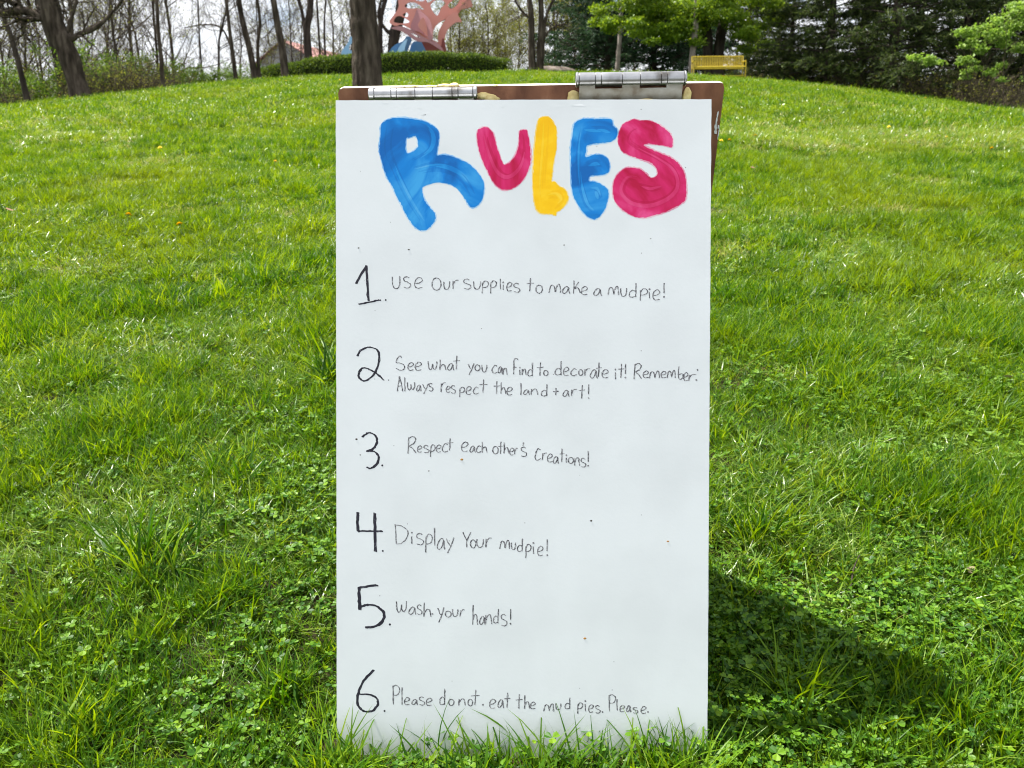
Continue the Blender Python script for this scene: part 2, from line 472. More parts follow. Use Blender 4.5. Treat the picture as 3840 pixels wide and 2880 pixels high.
def scatter_gn(name, pts, idx, rot, scl, coll, label, parent=None):
    me = bpy.data.meshes.new(name); me.vertices.add(len(pts)); me.vertices.foreach_set('co', pts.astype(np.float32).ravel())
    for nm, ty, da, at in (('pick', 'INT', idx.astype(np.int32), 'value'), ('turn', 'FLOAT_VECTOR', rot.astype(np.float32), 'vector'), ('size', 'FLOAT', scl.astype(np.float32), 'value')):
        x = me.attributes.new(nm, ty, 'POINT'); x.data.foreach_set(at, da.ravel())
    o = link(name, me, parent)
    ng = bpy.data.node_groups.new(name + '_scatter', 'GeometryNodeTree')
    ng.interface.new_socket('Geometry', in_out='INPUT', socket_type='NodeSocketGeometry')
    ng.interface.new_socket('Geometry', in_out='OUTPUT', socket_type='NodeSocketGeometry')
    N, L = ng.nodes, ng.links
    gi, go = N.new('NodeGroupInput'), N.new('NodeGroupOutput')
    ip = N.new('GeometryNodeInstanceOnPoints'); ci = N.new('GeometryNodeCollectionInfo')
    ci.inputs['Collection'].default_value = coll; ci.inputs['Separate Children'].default_value = True; ci.inputs['Reset Children'].default_value = True
    def na(nm, ty):
        x = N.new('GeometryNodeInputNamedAttribute'); x.data_type = ty; x.inputs['Name'].default_value = nm
        return x.outputs['Attribute']
    mp = N.new('GeometryNodeMeshToPoints')
    L.new(gi.outputs[0], mp.inputs['Mesh']); L.new(mp.outputs[0], ip.inputs['Points']); L.new(ci.outputs[0], ip.inputs['Instance'])
    ip.inputs['Pick Instance'].default_value = True
    L.new(na('pick', 'INT'), ip.inputs['Instance Index']); L.new(na('turn', 'FLOAT_VECTOR'), ip.inputs['Rotation']); L.new(na('size', 'FLOAT'), ip.inputs['Scale'])
    L.new(ip.outputs[0], go.inputs[0])
    md = o.modifiers.new('scatter', 'NODES'); md.node_group = ng
    return tag(o, label, None, None, 'stuff')

def scat(r, y0, y1, dens, wid=.80, margin=.6):
    area = wid * (y1 ** 2 - y0 ** 2) + 2 * margin * (y1 - y0); n = int(area * dens)
    t = r.random(n); y = np.sqrt(y0 ** 2 + (y1 ** 2 - y0 ** 2) * t); x = r.uniform(-1, 1, n) * (wid * y + margin)
    return x, y

def choose(r, x, y):
    """which sort of tuft grows here"""
    n = len(x)
    tall = fbm(x * 2.6 + 5, y * 2.6, 21); pale = fbm(x * 1.1, y * 1.7, 33); dry = fbm(x * .9 + 9, y * 2.2, 45)
    k = r.integers(0, 5, n)
    u = r.random(n)
    k = np.where(u < np.clip((pale - .42) * 2.2, .06, .75), 5 + r.integers(0, 2, n), k)
    k = np.where(r.random(n) < np.clip((tall - .48) * 2.6, .03, .7), 8 + r.integers(0, 2, n), k)
    k = np.where(r.random(n) < np.clip((dry - .60) * 3, .02, .6), 7, k)
    return k

def clear_board(x, y):
    bx = np.abs(x) < .33
    return ~(bx & (np.abs(y - 1.16) < .028)) & ~((np.abs(x) < .35) & (np.abs(y - 1.672) < .025))

def lawn_layer(r, x, y, coll, name, label, lo=.75, hi=1.3, tilt=.25, kinds=None, hgt=None):
    z = ground(x, y); n = len(x)
    k = choose(r, x, y) if kinds is None else kinds
    wind = (fbm(x * .8, y * .8, 71) - .5) * 2.2
    rot = np.stack([r.normal(0, tilt, n) , r.normal(0, tilt, n) + .1 * wind, r.uniform(0, 6.283, n)], -1)
    s = r.uniform(lo, hi, n) * (.56 + .55 * fbm(x * 1.6, y * 1.6, 88))
    if hgt is not None: s = s * hgt
    return np.stack([x, y, z], -1), k, rot, s

r = rng(1)
x, y = scat(r, .5, 3.4, 5200, .76)
m_ = clear_board(x, y); x, y = x[m_], y[m_]
bare = fbm(x * 4.0, y * 4.0, 55)
thin = np.zeros(len(x))
for (px, py, rad) in [(2760, 2060, .10), (2840, 1960, .05), (3060, 2260, .09), (3230, 2310, .09), (1180, 2290, .07), (230, 1860, .07), (2900, 2180, .06), (3560, 2480, .08), (1020, 2220, .05)]:
    g0 = ground_hit(px, py); thin = np.maximum(thin, np.exp(-(((x - g0.x) ** 2 + 1.0 * (y - g0.y) ** 2) / rad ** 2) ** 1.5))
THIN = thin
keep = r.random(len(x)) < np.clip(1.2 - (bare - .5) * 2.6, .4, 1) * (1 - .6 * thin)
x, y = x[keep], y[keep]
pN = lawn_layer(r, x, y, None, '', '')
scatter_gn('grass', *pN, cols['near'], 'short mixed lawn grass around the foot of the sign board')
x, y = scat(r, 3.4, 10.5, 1500, .92)
pM = lawn_layer(r, x, y, None, '', '')
scatter_gn('grass', *pM, cols['mid'], 'sunlit lawn grass on the slope behind the sign board')
x, y = scat(r, 10.5, 46, 130, .92)
e = y < lawn_edge(x) + r.uniform(-.6, .5, len(x)); x, y = x[e], y[e]
pF = lawn_layer(r, x, y, None, '', '', .8, 1.2)
scatter_gn('grass', *pF, cols['far'], 'distant lawn grass running up to the hedge and woods')
x, y = scat(r, .5, 5.2, 2500, .76)
m_ = clear_board(x, y); x, y = x[m_], y[m_]
cl = fbm(x * 2.2 + 3, y * 2.2, 64)
kp = r.random(len(x)) < np.clip((cl - .42) * 4.5, .16, 1) * np.clip(1.25 - .55 * (y - 1.0), .12, 1); x, y = x[kp], y[kp]
n_ = len(x)
scatter_gn('clover', np.stack([x, y, ground(x, y)], -1), r.integers(0, 6, n_), np.stack([r.normal(0, .15, n_), r.normal(0, .15, n_), r.uniform(0, 6.28, n_)], -1), r.uniform(.8, 1.35, n_), cols['clover'], 'low clover leaves mixed through the lawn')

# taller blades right at the foot of the front panel
r = rng(5); n_ = 46
x = np.concatenate([r.uniform(-.33, .33, 16), r.normal(-.25, .035, 12), r.normal(.27, .03, 9), r.normal(.02, .04, 5), r.normal(.15, .03, 4)])
y = r.uniform(1.05, 1.118, n_)
scatter_gn('grass', np.stack([x, y, ground(x, y)], -1), 8 + r.integers(0, 2, n_), np.stack([r.normal(0, .12, n_), r.normal(0, .12, n_), r.uniform(0, 6.28, n_)], -1), np.concatenate([r.uniform(.7, 1.2, 16), r.uniform(.8, 1.25, n_ - 16)]), cols['near'], 'tall grass blades standing up against the bottom of the white panel')
x = np.array([(p_ - 1920) * .000436 for p_ in (1395, 1420, 1450, 1632, 1835, 1880, 2118, 2212, 2215, 2520, 2560, 2620, 1330, 2040)]); y = r.uniform(1.06, 1.10, 14)
scatter_gn('grass', np.stack([x, y, ground(x, y)], -1), 8 + r.integers(0, 2, 14), np.stack([r.normal(0, .08, 14), r.normal(0, .08, 14), r.uniform(0, 6.28, 14)], -1), r.uniform(1.0, 1.45, 14), cols['near'], 'longest dark blades reaching up over the writing at the panel foot')
# tussocks picked out of the lawn
tus = [(560, 2140, 1.5, 9), (470, 1610, 1.4, 9), (120, 2380, 1.2, 10), (760, 2250, 1.1, 8), (2840, 2020, 1.2, 8), (3240, 2560, 1.1, 8), (1180, 870, 1.6, 14), (1230, 1430, 1.7, 14), (2920, 1150, 1.4, 10),
       (3560, 790, 1.6, 12), (620, 1050, 1.6, 12), (3400, 1900, 1.1, 7), (880, 1800, 1.2, 8), (3000, 2650, 1.2, 10), (300, 2700, 1.1, 8), (1000, 2620, 1.0, 8), (2700, 1130, 1.4, 8)]
P_, K_, R_, S_ = [], [], [], []
for (px, py, s, n_) in tus:
    g0 = ground_hit(px, py)
    q = r.normal(0, .028 * s, (n_, 2)) + [g0.x, g0.y]
    P_.append(np.stack([q[:, 0], q[:, 1], ground(q[:, 0], q[:, 1])], -1)); K_.append(8 + r.integers(0, 2, n_))
    R_.append(np.stack([r.normal(0, .3, n_), r.normal(0, .3, n_), r.uniform(0, 6.28, n_)], -1)); S_.append(r.uniform(.7, 1.25, n_) * s)
scatter_gn('grass', np.concatenate(P_), np.concatenate(K_), np.concatenate(R_), np.concatenate(S_), cols['near'], 'darker tussocks of long grass standing out of the lawn')

# ------------------------------------------------------------------ the sandwich board
def dotmat(name, base, extra=None):
    m, n, l, b = new_mat(name)
    tc = n.new('ShaderNodeTexCoord')
    no = n.new('ShaderNodeTexNoise'); no.inputs['Scale'].default_value = 7; no.inputs['Detail'].default_value = 6
    l.new(tc.outputs['Object'], no.inputs['Vector'])
    rp = ramp(n, [tuple(c * .93 for c in base), base], [.35, .6]); l.new(no.outputs['Fac'], rp.inputs['Fac'])
    vo = n.new('ShaderNodeTexVoronoi'); vo.inputs['Scale'].default_value = 42; vo.inputs['Randomness'].default_value = 1
    l.new(tc.outputs['Object'], vo.inputs['Vector'])
    lt = n.new('ShaderNodeMath'); lt.operation = 'LESS_THAN'; lt.inputs[1].default_value = .034
    l.new(vo.outputs['Distance'], lt.inputs[0])
    sp = n.new('ShaderNodeSeparateColor'); l.new(vo.outputs['Color'], sp.inputs[0])
    g2 = n.new('ShaderNodeMath'); g2.operation = 'GREATER_THAN'; g2.inputs[1].default_value = .62; l.new(sp.outputs[0], g2.inputs[0])
    mu = n.new('ShaderNodeMath'); mu.operation = 'MULTIPLY'; l.new(lt.outputs[0], mu.inputs[0]); l.new(g2.outputs[0], mu.inputs[1])
    mu2 = n.new('ShaderNodeMath'); mu2.operation = 'MULTIPLY'; mu2.inputs[1].default_value = .8; l.new(mu.outputs[0], mu2.inputs[0])
    mx = n.new('ShaderNodeMix'); mx.data_type = 'RGBA'; l.new(mu2.outputs[0], mx.inputs['Factor'])
    l.new(rp.outputs['Color'], mx.inputs['A']); mx.inputs['B'].default_value = (.05, .045, .05, 1)
    # grey grime towards the foot, with a ragged edge
    sx = n.new('ShaderNodeSeparateXYZ'); l.new(tc.outputs['Object'], sx.inputs[0])
    n3 = n.new('ShaderNodeTexNoise'); n3.inputs['Scale'].default_value = 5; n3.inputs['Detail'].default_value = 8; l.new(tc.outputs['Object'], n3.inputs['Vector'])
    ad = n.new('ShaderNodeMath'); ad.operation = 'MULTIPLY_ADD'; ad.inputs[1].default_value = -.55; l.new(n3.outputs['Fac'], ad.inputs[0]); l.new(sx.outputs['Z'], ad.inputs[2])
    r3 = ramp(n, [(1, 1, 1), (0, 0, 0)], [0, 1]); mr = n.new('ShaderNodeMapRange'); mr.inputs['From Min'].default_value = -.30; mr.inputs['From Max'].default_value = .05
    l.new(ad.outputs[0], mr.inputs['Value']); l.new(mr.outputs[0], r3.inputs['Fac'])
    m3 = n.new('ShaderNodeMath'); m3.operation = 'MULTIPLY'; m3.inputs[1].default_value = .05; l.new(r3.outputs['Color'], m3.inputs[0])
    my = n.new('ShaderNodeMix'); my.data_type = 'RGBA'; l.new(m3.outputs[0], my.inputs['Factor']); l.new(mx.outputs['Result'], my.inputs['A']); my.inputs['B'].default_value = (.50, .51, .49, 1)
    l.new(my.outputs['Result'], b.inputs['Base Color'])
    b.inputs['Roughness'].default_value = .5; b.inputs['Specular IOR Level'].default_value = .35
    n2 = n.new('ShaderNodeTexNoise'); n2.inputs['Scale'].default_value = 190; n2.inputs['Detail'].default_value = 3; l.new(tc.outputs['Object'], n2.inputs['Vector'])
    n4 = n.new('ShaderNodeTexNoise'); n4.inputs['Scale'].default_value = 26; n4.inputs['Detail'].default_value = 5; l.new(tc.outputs['Object'], n4.inputs['Vector'])
    b1 = n.new('ShaderNodeBump'); b1.inputs['Strength'].default_value = .07; b1.inputs['Distance'].default_value = .0012; l.new(n2.outputs['Fac'], b1.inputs['Height'])
    b2 = n.new('ShaderNodeBump'); b2.inputs['Strength'].default_value = .05; b2.inputs['Distance'].default_value = .0014; l.new(n4.outputs['Fac'], b2.inputs['Height'])
    l.new(b2.outputs[0], b1.inputs['Normal']); l.new(b1.outputs[0], b.inputs['Normal'])
    return m
M['board'] = dotmat('white_gloss_paint', (.70, .725, .75))
M['raw_edge'] = noisy('painted_board_edge', [(.62, .52, .34), (.80, .76, .66)], 30, 5, .7, .3, 80, .002, pos=[.35, .55])
M['hardboard'] = noisy('brown_hardboard', [(.11, .042, .022), (.22, .095, .05), (.36, .19, .11)], 26, 9, .75, .4, 120, .001, (1, 1, .5), pos=[.34, .56, .76])
M['steel'] = noisy('worn_hinge_steel', [(.15, .14, .13), (.33, .33, .34), (.45, .45, .46)], 34, 8, .36, metal=1.0, pos=[.32, .48, .72])
M['plate'] = noisy('stained_steel_grass_tone', [(.10, .075, .05), (.20, .19, .16), (.27, .27, .25)], 38, 7, .42, metal=.9, pos=[.30, .46, .70])  # brown stains, plus a darker tone standing in for reflected grass
M['glue'] = noisy('amber_glue', [(.50, .36, .12), (.78, .66, .32)], 60, 4, .45, .5, 90, .003, pos=[.35, .65])
M['seam'] = noisy('dark_seam', [(.03, .025, .02), (.06, .05, .04)], 30, 3, .9)

def paint(name, dark, mid, light):
    m = noisy(name, [dark, mid, light], 10, 10, .5, .12, 90, .0008, (1, 1, .8), [.36, .50, .64], distort=2.2, spec=.15)
    return m
M['blue'] = paint('blue_paint', (.005, .12, .42), (.006, .20, .60), (.045, .33, .70))
M['pink'] = paint('magenta_paint', (.44, .006, .05), (.60, .018, .125), (.72, .07, .24))
M['yellow'] = paint('yellow_paint', (.82, .44, .004), (.88, .52, .006), (.90, .60, .03))
M['blue_wash'] = paint('thin_blue_paint', (.20, .43, .72), (.33, .55, .76), (.55, .68, .78))
M['pink_wash'] = paint('thin_magenta_paint', (.62, .20, .33), (.70, .36, .46), (.76, .56, .62))
M['yellow_wash'] = paint('thin_yellow_paint', (.78, .55, .12), (.80, .62, .25), (.80, .70, .45))
M['ink'] = noisy('black_pen', [(.03, .028, .04), (.16, .155, .17), (.45, .45, .47)], 260, 4, .6, pos=[.36, .52, .68], spec=.3)
M['ink_dark'] = noisy('black_marker', [(.015, .013, .024), (.03, .028, .045), (.18, .18, .2)], 200, 4, .6, pos=[.5, .62, .8], spec=.3)

foot = on_plane_y(1960, 2835, 1.137)
FT = Vector((0, 1.137, foot.z))
d_top = ray(1960, 374); tt = 1.292 / 1.0
top = d_top * 1.292
E_up = (Vector((0, top.y, top.z)) - FT); H_F = E_up.length; E_up.normalize()
tilt = math.atan2(E_up.y, E_up.z)
E_n = Vector((0, -math.cos(tilt), math.sin(tilt)))              # front face normal

def on_board(px, py):
    """photograph pixel -> (x, z) in the front panel's own plane, from its foot"""
    rr = ray(px, py); t = FT.dot(E_n) / rr.dot(E_n); p = rr * t - FT
    return p.x, p.dot(E_up)

board = thing('sandwich_board', 'white sandwich board with RULES painted in blue, pink and yellow above six handwritten rules', 'sign board', FT)
xl, zt = on_board(1259, 376); xr, zt2 = on_board(2668, 372)
xlb, _ = on_board(1263, 2700); xrb, _ = on_board(2653, 2700)
_, z27 = on_board(1960, 2700)
def edge(xt, xb, z): return xt + (xb - xt) * (zt - z) / (zt - z27)
TH = .012
r = rng(8)
# front panel outline with a slightly chipped edge
def side_pts(A, B, n, amp):
    t = np.linspace(0, 1, n, endpoint=False)[:, None]; P = np.array(A) * (1 - t) + np.array(B) * t
    P[1:] += r.normal(0, amp, (n - 1, 2)); return P
BL, BR, TR, TL = (edge(xl, xlb, -.02), -.02), (edge(xr, xrb, -.02), -.02), (xr, zt2), (xl, zt)
ol = np.concatenate([side_pts(BL, BR, 20, .0004), side_pts(BR, TR, 90, .00016), side_pts(TR, TL, 60, .00014), side_pts(TL, BL, 90, .00014)])
V, T, Q = extrude_poly([ol], TH, lambda x_, z_, d: (x_, d, z_))
a = Acc(); a.v.append(V); a.f += [T, Q]; a.m += [np.zeros(len(T), int), np.zeros(len(Q), int)]; a.n += len(V)
front = link('front_panel', a.mesh('front_panel', [M['board']]), board, (0, 0, 0), (-tilt, 0, 0))
bpy.context.view_layer.update()

# back panel: leans the other way, wider by a thumb's breadth on the right
bt = ray(1990, 330) * 1.335
bt = Vector((0, bt.y, bt.z))
BFy = 1.672
bfz = float(ground(0, BFy)) - .01
B_up = (bt - Vector((0, BFy, bfz))); H_B = B_up.length; B_up.normalize()
btilt = math.atan2(-B_up.y, B_up.z)
dscale = (bt.y * CP - bt.z * SP) / FPX
bx0, bx1 = (1266 - 1920) * dscale, (2716 - 1920) * dscale
roll = math.atan2((337 - 316) * dscale, bx1 - bx0)
hh = H_B
rc = .008
ol = [(bx0 + .004, -.01), (bx1 - .004, -.01), (bx1, hh - rc + .008), (bx1 - .003, hh + .0075), (bx1 - rc, hh + .0085),
      (bx0 + rc, hh - .0), (bx0 + .003, hh - .002), (bx0, hh - rc)]
V, T, Q = extrude_poly([ol], .019, lambda x_, z_, d: (x_, d, z_))
a = Acc(); a.v.append(V); a.f += [T[:len(T) // 2], T[len(T) // 2:], Q]; a.m += [np.zeros(len(T) // 2, int), np.ones(len(T) // 2, int) * 1, np.ones(len(Q), int)]; a.n += len(V)
back = link('back_panel', a.mesh('back_panel', [M['hardboard'], M['raw_edge']]), board, Vector((0, BFy, bfz)) - FT, (btilt, 0, 0))
tag(back, 'brown unpainted inside of the rear panel')
def chips(side_x, z0, z1, n, seed, nm, w=(.001, .005)):
    r = rng(seed); a = Acc()
    for _ in range(n):
        c = np.array([side_x + r.uniform(-.012, 0), r.uniform(z0, z1)]); L_ = r.uniform(.004, .016); W_ = r.uniform(*w) * .5
        an = np.linspace(0, 2 * np.pi, 9)[:-1]; rad = r.uniform(.6, 1.2, 8)
        p = np.stack([c[0] + np.cos(an) * W_ * rad, c[1] + np.sin(an) * L_ * .5 * rad], -1)
        V, T, Q = extrude_poly([p], .0012, lambda x_, z_, d: (x_, -.0003 - .001 + d, z_))
        a.add(V, T); a.add(V, Q)
    return a.mesh(nm, M['board'])
sm = link('paint_smear', chips(bx1, hh - .10, hh - .04, 9, 4, 'paint_smear'), back); tag(sm, None, None, None, 'stuff')

# hinges ------------------------------------------------------------
def hinge(px0, px1, pyc, rad_px, depth, leaf_py, cuts, label, drop):
    c0 = ray(px0, pyc + 3) * depth; c1 = ray(px1, pyc - 3) * depth
    root = link('hinge', None, board, c0 - FT); root.empty_display_size = .02; tag(root, label)
    ax = c1 - c0; R_ = rad_px * depth / FPX
    L_ = ax.length; roll_ = math.atan2(ax.z, ax.x)
    root.rotation_euler = (0, -roll_, 0)
    edges = [0] + [c / 100 * L_ for c in cuts] + [L_]
    for k in range(len(edges) - 1):
        e0, e1 = edges[k] + .00025, edges[k + 1] - .00025
        w = e1 - e0; cap = k in (0, len(edges) - 2)
        rr_ = R_ * (1.07 if cap else 1.0)
        S = 30; an = np.arange(S) / S * 2 * np.pi; a = Acc(); bv = min(.0007, w * .2) if not cap else min(.0014, w * .3)
        def revolve(prof):
            V = np.stack([np.repeat([e0 + p[0] for p in prof], S), np.outer([p[1] for p in prof], np.cos(an)).ravel(), np.outer([p[1] for p in prof], np.sin(an)).ravel()], -1)
            K = len(prof); kk, ss = np.meshgrid(np.arange(K - 1), np.arange(S), indexing='ij')
            a.add(V, np.stack([kk * S + ss, kk * S + (ss + 1) % S, (kk + 1) * S + (ss + 1) % S, (kk + 1) * S + ss], -1).reshape(-1, 4))
        revolve([(bv, rr_), (w - bv, rr_)]); revolve([(0, rr_ - bv), (bv, rr_)]); revolve([(w - bv, rr_), (w, rr_ - bv)])
        revolve([(0, .0001), (0, rr_ - bv)]); revolve([(w, rr_ - bv), (w, .0001)])
        link('cap' if cap else 'knuckle', a.mesh('hinge_knuckle', M['steel'], True), root)
    # pin inside, seen dark in the gaps
    V, F = tubes(np.array([[[.002, 0, 0], [L_ - .002, 0, 0]]]), np.array([[R_ * .88] * 2]), 14)
    a = Acc(); a.add(V, F); link('pin', a.mesh('hinge_pin', M['seam'], True), root)
    return root, L_, R_
hL, LL_, RL_ = hinge(1383, 1790, 352, 22, 1.318, 0, [5.5, 21, 26, 43, 59, 77, 82.5, 96], 'worn steel hinge sunk between the panels at the left', 0)
hR, LR_, RR_ = hinge(2158, 2572, 297, 26, 1.318, 0, [3, 17.5, 23, 42, 58, 77, 82.5, 98], 'steel hinge with its barrel standing above the panels at the right', 0)
# leaf plates: thin steel sheets from barrel down between the panels, with cut outs where the other leaf's knuckles turn
def leafplate(root, L_, R_, h, y, cutlist, nm, edges, lean=.36):
    pts = [(.006, -h), (L_ - .006, -h), (L_ - .006, -R_ * .3)]
    for c1, c0 in cutlist: pts += [(c1 * L_, -R_ * .3), (c1 * L_, -R_ - .003), (c0 * L_, -R_ - .003), (c0 * L_, -R_ * .3)]
    pts += [(.006, -R_ * .3)]
    V, T, Q = extrude_poly([pts], .0022, lambda x_, z_, d: (x_, y + d - z_ * lean, z_))
    a = Acc(); a.add(V, T); a.add(V, Q)
    return bevel(link('leaf_plate', a.mesh(nm, M['plate']), root), .0004, 1)
lp = leafplate(hR, LR_, RR_, .046, -.0095, [(.82, .58), (.42, .175)], 'hinge_leaf_front', None)
leafplate(hL, LL_, RL_, .03, -.006, [(.82, .58), (.42, .21)], 'hinge_leaf_front', None, .30)
tag(hL, None); 

def blob(name, parent, loc, sx, sy, sz, seed, mat, label=None):
    r = rng(seed); N, K = 16, 9; V = []
    for k in range(K):
        th = math.pi * k / (K - 1)
        for i_ in range(N):
            ph = 2 * math.pi * i_ / N
            w = 1 + .25 * math.sin(3 * ph + seed) * math.sin(th) + .16 * r.normal() * math.sin(th)
            V.append((sx * math.sin(th) * math.cos(ph) * w, sy * math.sin(th) * math.sin(ph) * w, sz * math.cos(th)))
    F = [[k * N + i_, k * N + (i_ + 1) % N, (k + 1) * N + (i_ + 1) % N, (k + 1) * N + i_] for k in range(K - 1) for i_ in range(N)]
    a = Acc(); a.add(V, F)
    o = link(name, a.mesh(name, mat, True), parent, loc)
    if label: tag(o, label)
    return o
def back_loc(px, up, dy): return Vector(((px - 1920) * dscale, dy, hh + up + .0085 * (px - 1266) / 1446 - .0))
for (px, sx, sz, sd) in ((1545, .022, .0028, 1), (1612, .016, .0022, 2), (1668, .019, .0045, 3), (1705, .010, .0065, 4), (1850, .012, .002, 6)):
    blob('glue_bead', back, back_loc(px, .0, .006), sx * .8, .008, sz * .8, sd, M['glue'])
blob('glue_bead', back, Vector(((1812 - 1920) * dscale, -.002, hh - .012)), .011, .003, .006, 7, M['glue'])
blob('glue_bead', back, Vector(((1838 - 1920) * dscale, -.002, hh - .016)), .011, .0025, .007, 8, M['glue'])
blob('glue_bead', back, Vector(((2150 - 1920) * dscale, -.002, hh - .015)), .010, .003, .012, 9, M['glue'])
blob('glue_bead', back, Vector(((2578 - 1920) * dscale, -.002, hh - .012)), .007, .003, .014, 10, M['glue'])
blob('glue_stain', hR, Vector((LR_ * .62, .0025, -.034)), .022, .0012, .006, 11, M['glue'])

# paint blisters along the top of the front panel
for k, (px, py, w, h) in enumerate([(1452, 385, 30, 7), (1590, 405, 36, 17), (1800, 392, 12, 16), (1830, 400, 10, 16), (1880, 400, 18, 14), (2168, 396, 42, 11), (2362, 388, 18, 5), (2265, 385, 12, 3), (2420, 388, 20, 6), (1575, 430, 22, 16)]):
    bx_, bz_ = on_board(px, py); s = 1.3 / FPX
    blob('paint_blister', front, Vector((bx_, .0002, bz_)), w * s, .00022, h * s * .6, 20 + k, M['board'])

# painted letters ---------------------------------------------------
def zz(ox, oy, sc): return lambda p: (ox + p[0] * sc, oy + p[1] * sc)
A7, A8 = zz(1400, 420, 600 / 2164), zz(1960, 420, 640 / 2212)
LET = {
 'R': (A7, 'blue', [[(105,180),(160,120),(240,90),(370,80),(480,88),(600,105),(700,130),(800,180),(865,240),(890,310),(885,400),(872,470),(860,545),(868,588),(960,578),(1060,600),(1170,645),(1290,700),(1390,790),(1460,880),(1500,980),(1490,1120),(1450,1220),(1390,1280),(1340,1290),(1290,1260),(1240,1180),(1180,1090),(1110,1020),(1000,970),(860,955),(740,985),(670,1020),(665,1090),(690,1180),(740,1260),(800,1330),(840,1400),(830,1470),(790,1530),(720,1590),(640,1600),(570,1560),(500,1480),(430,1360),(370,1240),(310,1130),(250,990),(190,900),(150,790),(110,650),(82,530),(85,420),(100,300)],
   [(440,365),(500,345),(565,322),(598,370),(605,440),(600,475),(540,530),(450,550)]]),
 'U': (A7, 'pink', [[(1410,260),(1470,215),(1530,205),(1590,250),(1630,310),(1660,430),(1700,560),(1740,670),(1770,715),(1830,690),(1900,620),(1950,510),(1970,400),(1975,280),(2000,245),(2070,245),(2095,330),(2115,450),(2125,580),(2120,700),(2080,820),(2020,920),(1940,1000),(1850,1045),(1750,1050),(1670,1000),(1600,910),(1550,810),(1490,690),(1440,550),(1410,400)]]),
 'L': (A8, 'yellow', [[(215,85),(280,60),(350,75),(400,140),(435,210),(440,330),(435,480),(415,580),(395,700),(380,820),(378,900),(415,905),(470,960),(550,1010),(590,1100),(570,1180),(500,1260),(440,1300),(425,1340),(360,1320),(240,1315),(180,1260),(150,1150),(135,1000),(135,800),(145,620),(155,450),(175,270),(195,150)]]),
 'E': (A8, 'blue', [[(690,130),(770,90),(860,85),(960,90),(1050,85),(1155,100),(1170,170),(1225,230),(1225,300),(1170,370),(1060,400),(920,410),(830,440),(822,500),(818,585),(900,560),(1000,550),(1090,590),(1130,680),(1115,770),(1050,810),(930,820),(870,830),(862,895),(950,905),(1040,950),(1110,1020),(1105,1130),(1080,1230),(1030,1310),(960,1380),(880,1380),(790,1310),(710,1190),(650,1050),(632,880),(628,700),(622,520),(640,320),(660,190)]]),
 'S': (A8, 'pink', [[(1310,150),(1380,115),(1445,92),(1520,110),(1640,115),(1760,160),(1860,230),(1930,310),(1945,380),(1935,455),(1850,440),(1740,425),(1620,410),(1570,435),(1680,490),(1800,540),(1920,590),(2020,670),(2090,780),(2115,900),(2120,1020),(2105,1140),(2020,1210),(1880,1280),(1740,1330),(1580,1370),(1450,1355),(1310,1280),(1210,1180),(1170,1040),(1180,910),(1240,800),(1330,730),(1430,725),(1530,745),(1600,800),(1660,855),(1720,840),(1750,790),(1720,710),(1640,650),(1500,600),(1380,560),(1290,510),(1245,430),(1235,330),(1265,220)]]),
}
r = rng(12)
for ch, (tf, colr, loops) in LET.items():
    L3, W3 = [], []
    for li, lp_ in enumerate(loops):
        px = np.array([tf(p) for p in lp_]); sm_ = catmull(px, True, 7)
        # brush-ragged rim
        d = np.roll(sm_, -1, 0) - np.roll(sm_, 1, 0); nn = nrm(np.stack([d[:, 1], -d[:, 0]], -1))
        sgn = 1 if np.sum(sm_[:, 0] * np.roll(sm_[:, 1], -1) - np.roll(sm_[:, 0], -1) * sm_[:, 1]) > 0 else -1
        jit = r.normal(0, .9, len(sm_))[:, None] * nn
        tt_ = np.arange(len(sm_)) / len(sm_)
        wash = (2.2 + 3.2 * vnoise(tt_ * 14, tt_ * 0, ord(ch)) + r.normal(0, .8, len(sm_)))[:, None] * nn * sgn * (1 if li == 0 else -1)
        L3.append([on_board(*p) for p in sm_ + jit]); W3.append([on_board(*p) for p in sm_ + wash])
    for loops_, d0, nm, mt in ((W3, -.00004, 'brushed_rim', M[colr + '_wash']), (L3, -.00008, 'painted_letter', M[colr])):
        V, T, Q = extrude_poly(loops_, abs(d0) + .00003, lambda x_, z_, d: (x_, d0 + d, z_))
        a = Acc(); a.add(V, T); a.add(V, Q)
        o = link(nm, a.mesh(nm, mt), front)
        if nm == 'painted_letter': tag(o, {'blue': 'blue', 'pink': 'magenta pink', 'yellow': 'golden yellow'}[colr] + ' brush painted letter ' + ch + ' on the white panel')

SKEL = {'R': (A7, 'blue', [[(230,200),(200,500),(300,800),(500,1200),(680,1480)], [(300,180),(600,180),(760,300),(740,480),(500,640)], [(560,800),(900,740),(1200,860),(1380,1150)]], 55),
 'U': (A7, 'pink', [[(1500,280),(1560,520),(1680,800),(1830,880),(1990,740),(2050,500),(2030,290)]], 34),
 'L': (A8, 'yellow', [[(300,130),(280,500),(250,900),(270,1200)], [(300,1080),(430,1050),(500,1130),(400,1240)]], 50),
 'E': (A8, 'blue', [[(760,180),(720,500),(730,900),(800,1180),(900,1300)], [(800,200),(1000,220),(1140,260)], [(800,680),(950,650),(1050,690)], [(850,1000),(960,1000),(1010,1120)]], 40),
 'S': (A8, 'pink', [[(1820,340),(1650,230),(1450,230),(1370,360),(1500,470),(1750,600),(1950,750),(2010,950),(1900,1110),(1650,1210),(1400,1170),(1280,1020),(1350,860),(1480,850)], [(1500,950),(1650,1000),(1800,980)]], 52)}
M['blue_dark'] = paint('blue_overlap', (.005, .11, .38), (.007, .17, .54), (.03, .28, .66)); M['blue_light'] = paint('blue_thin_stroke', (.006, .18, .54), (.02, .27, .66), (.09, .38, .72))
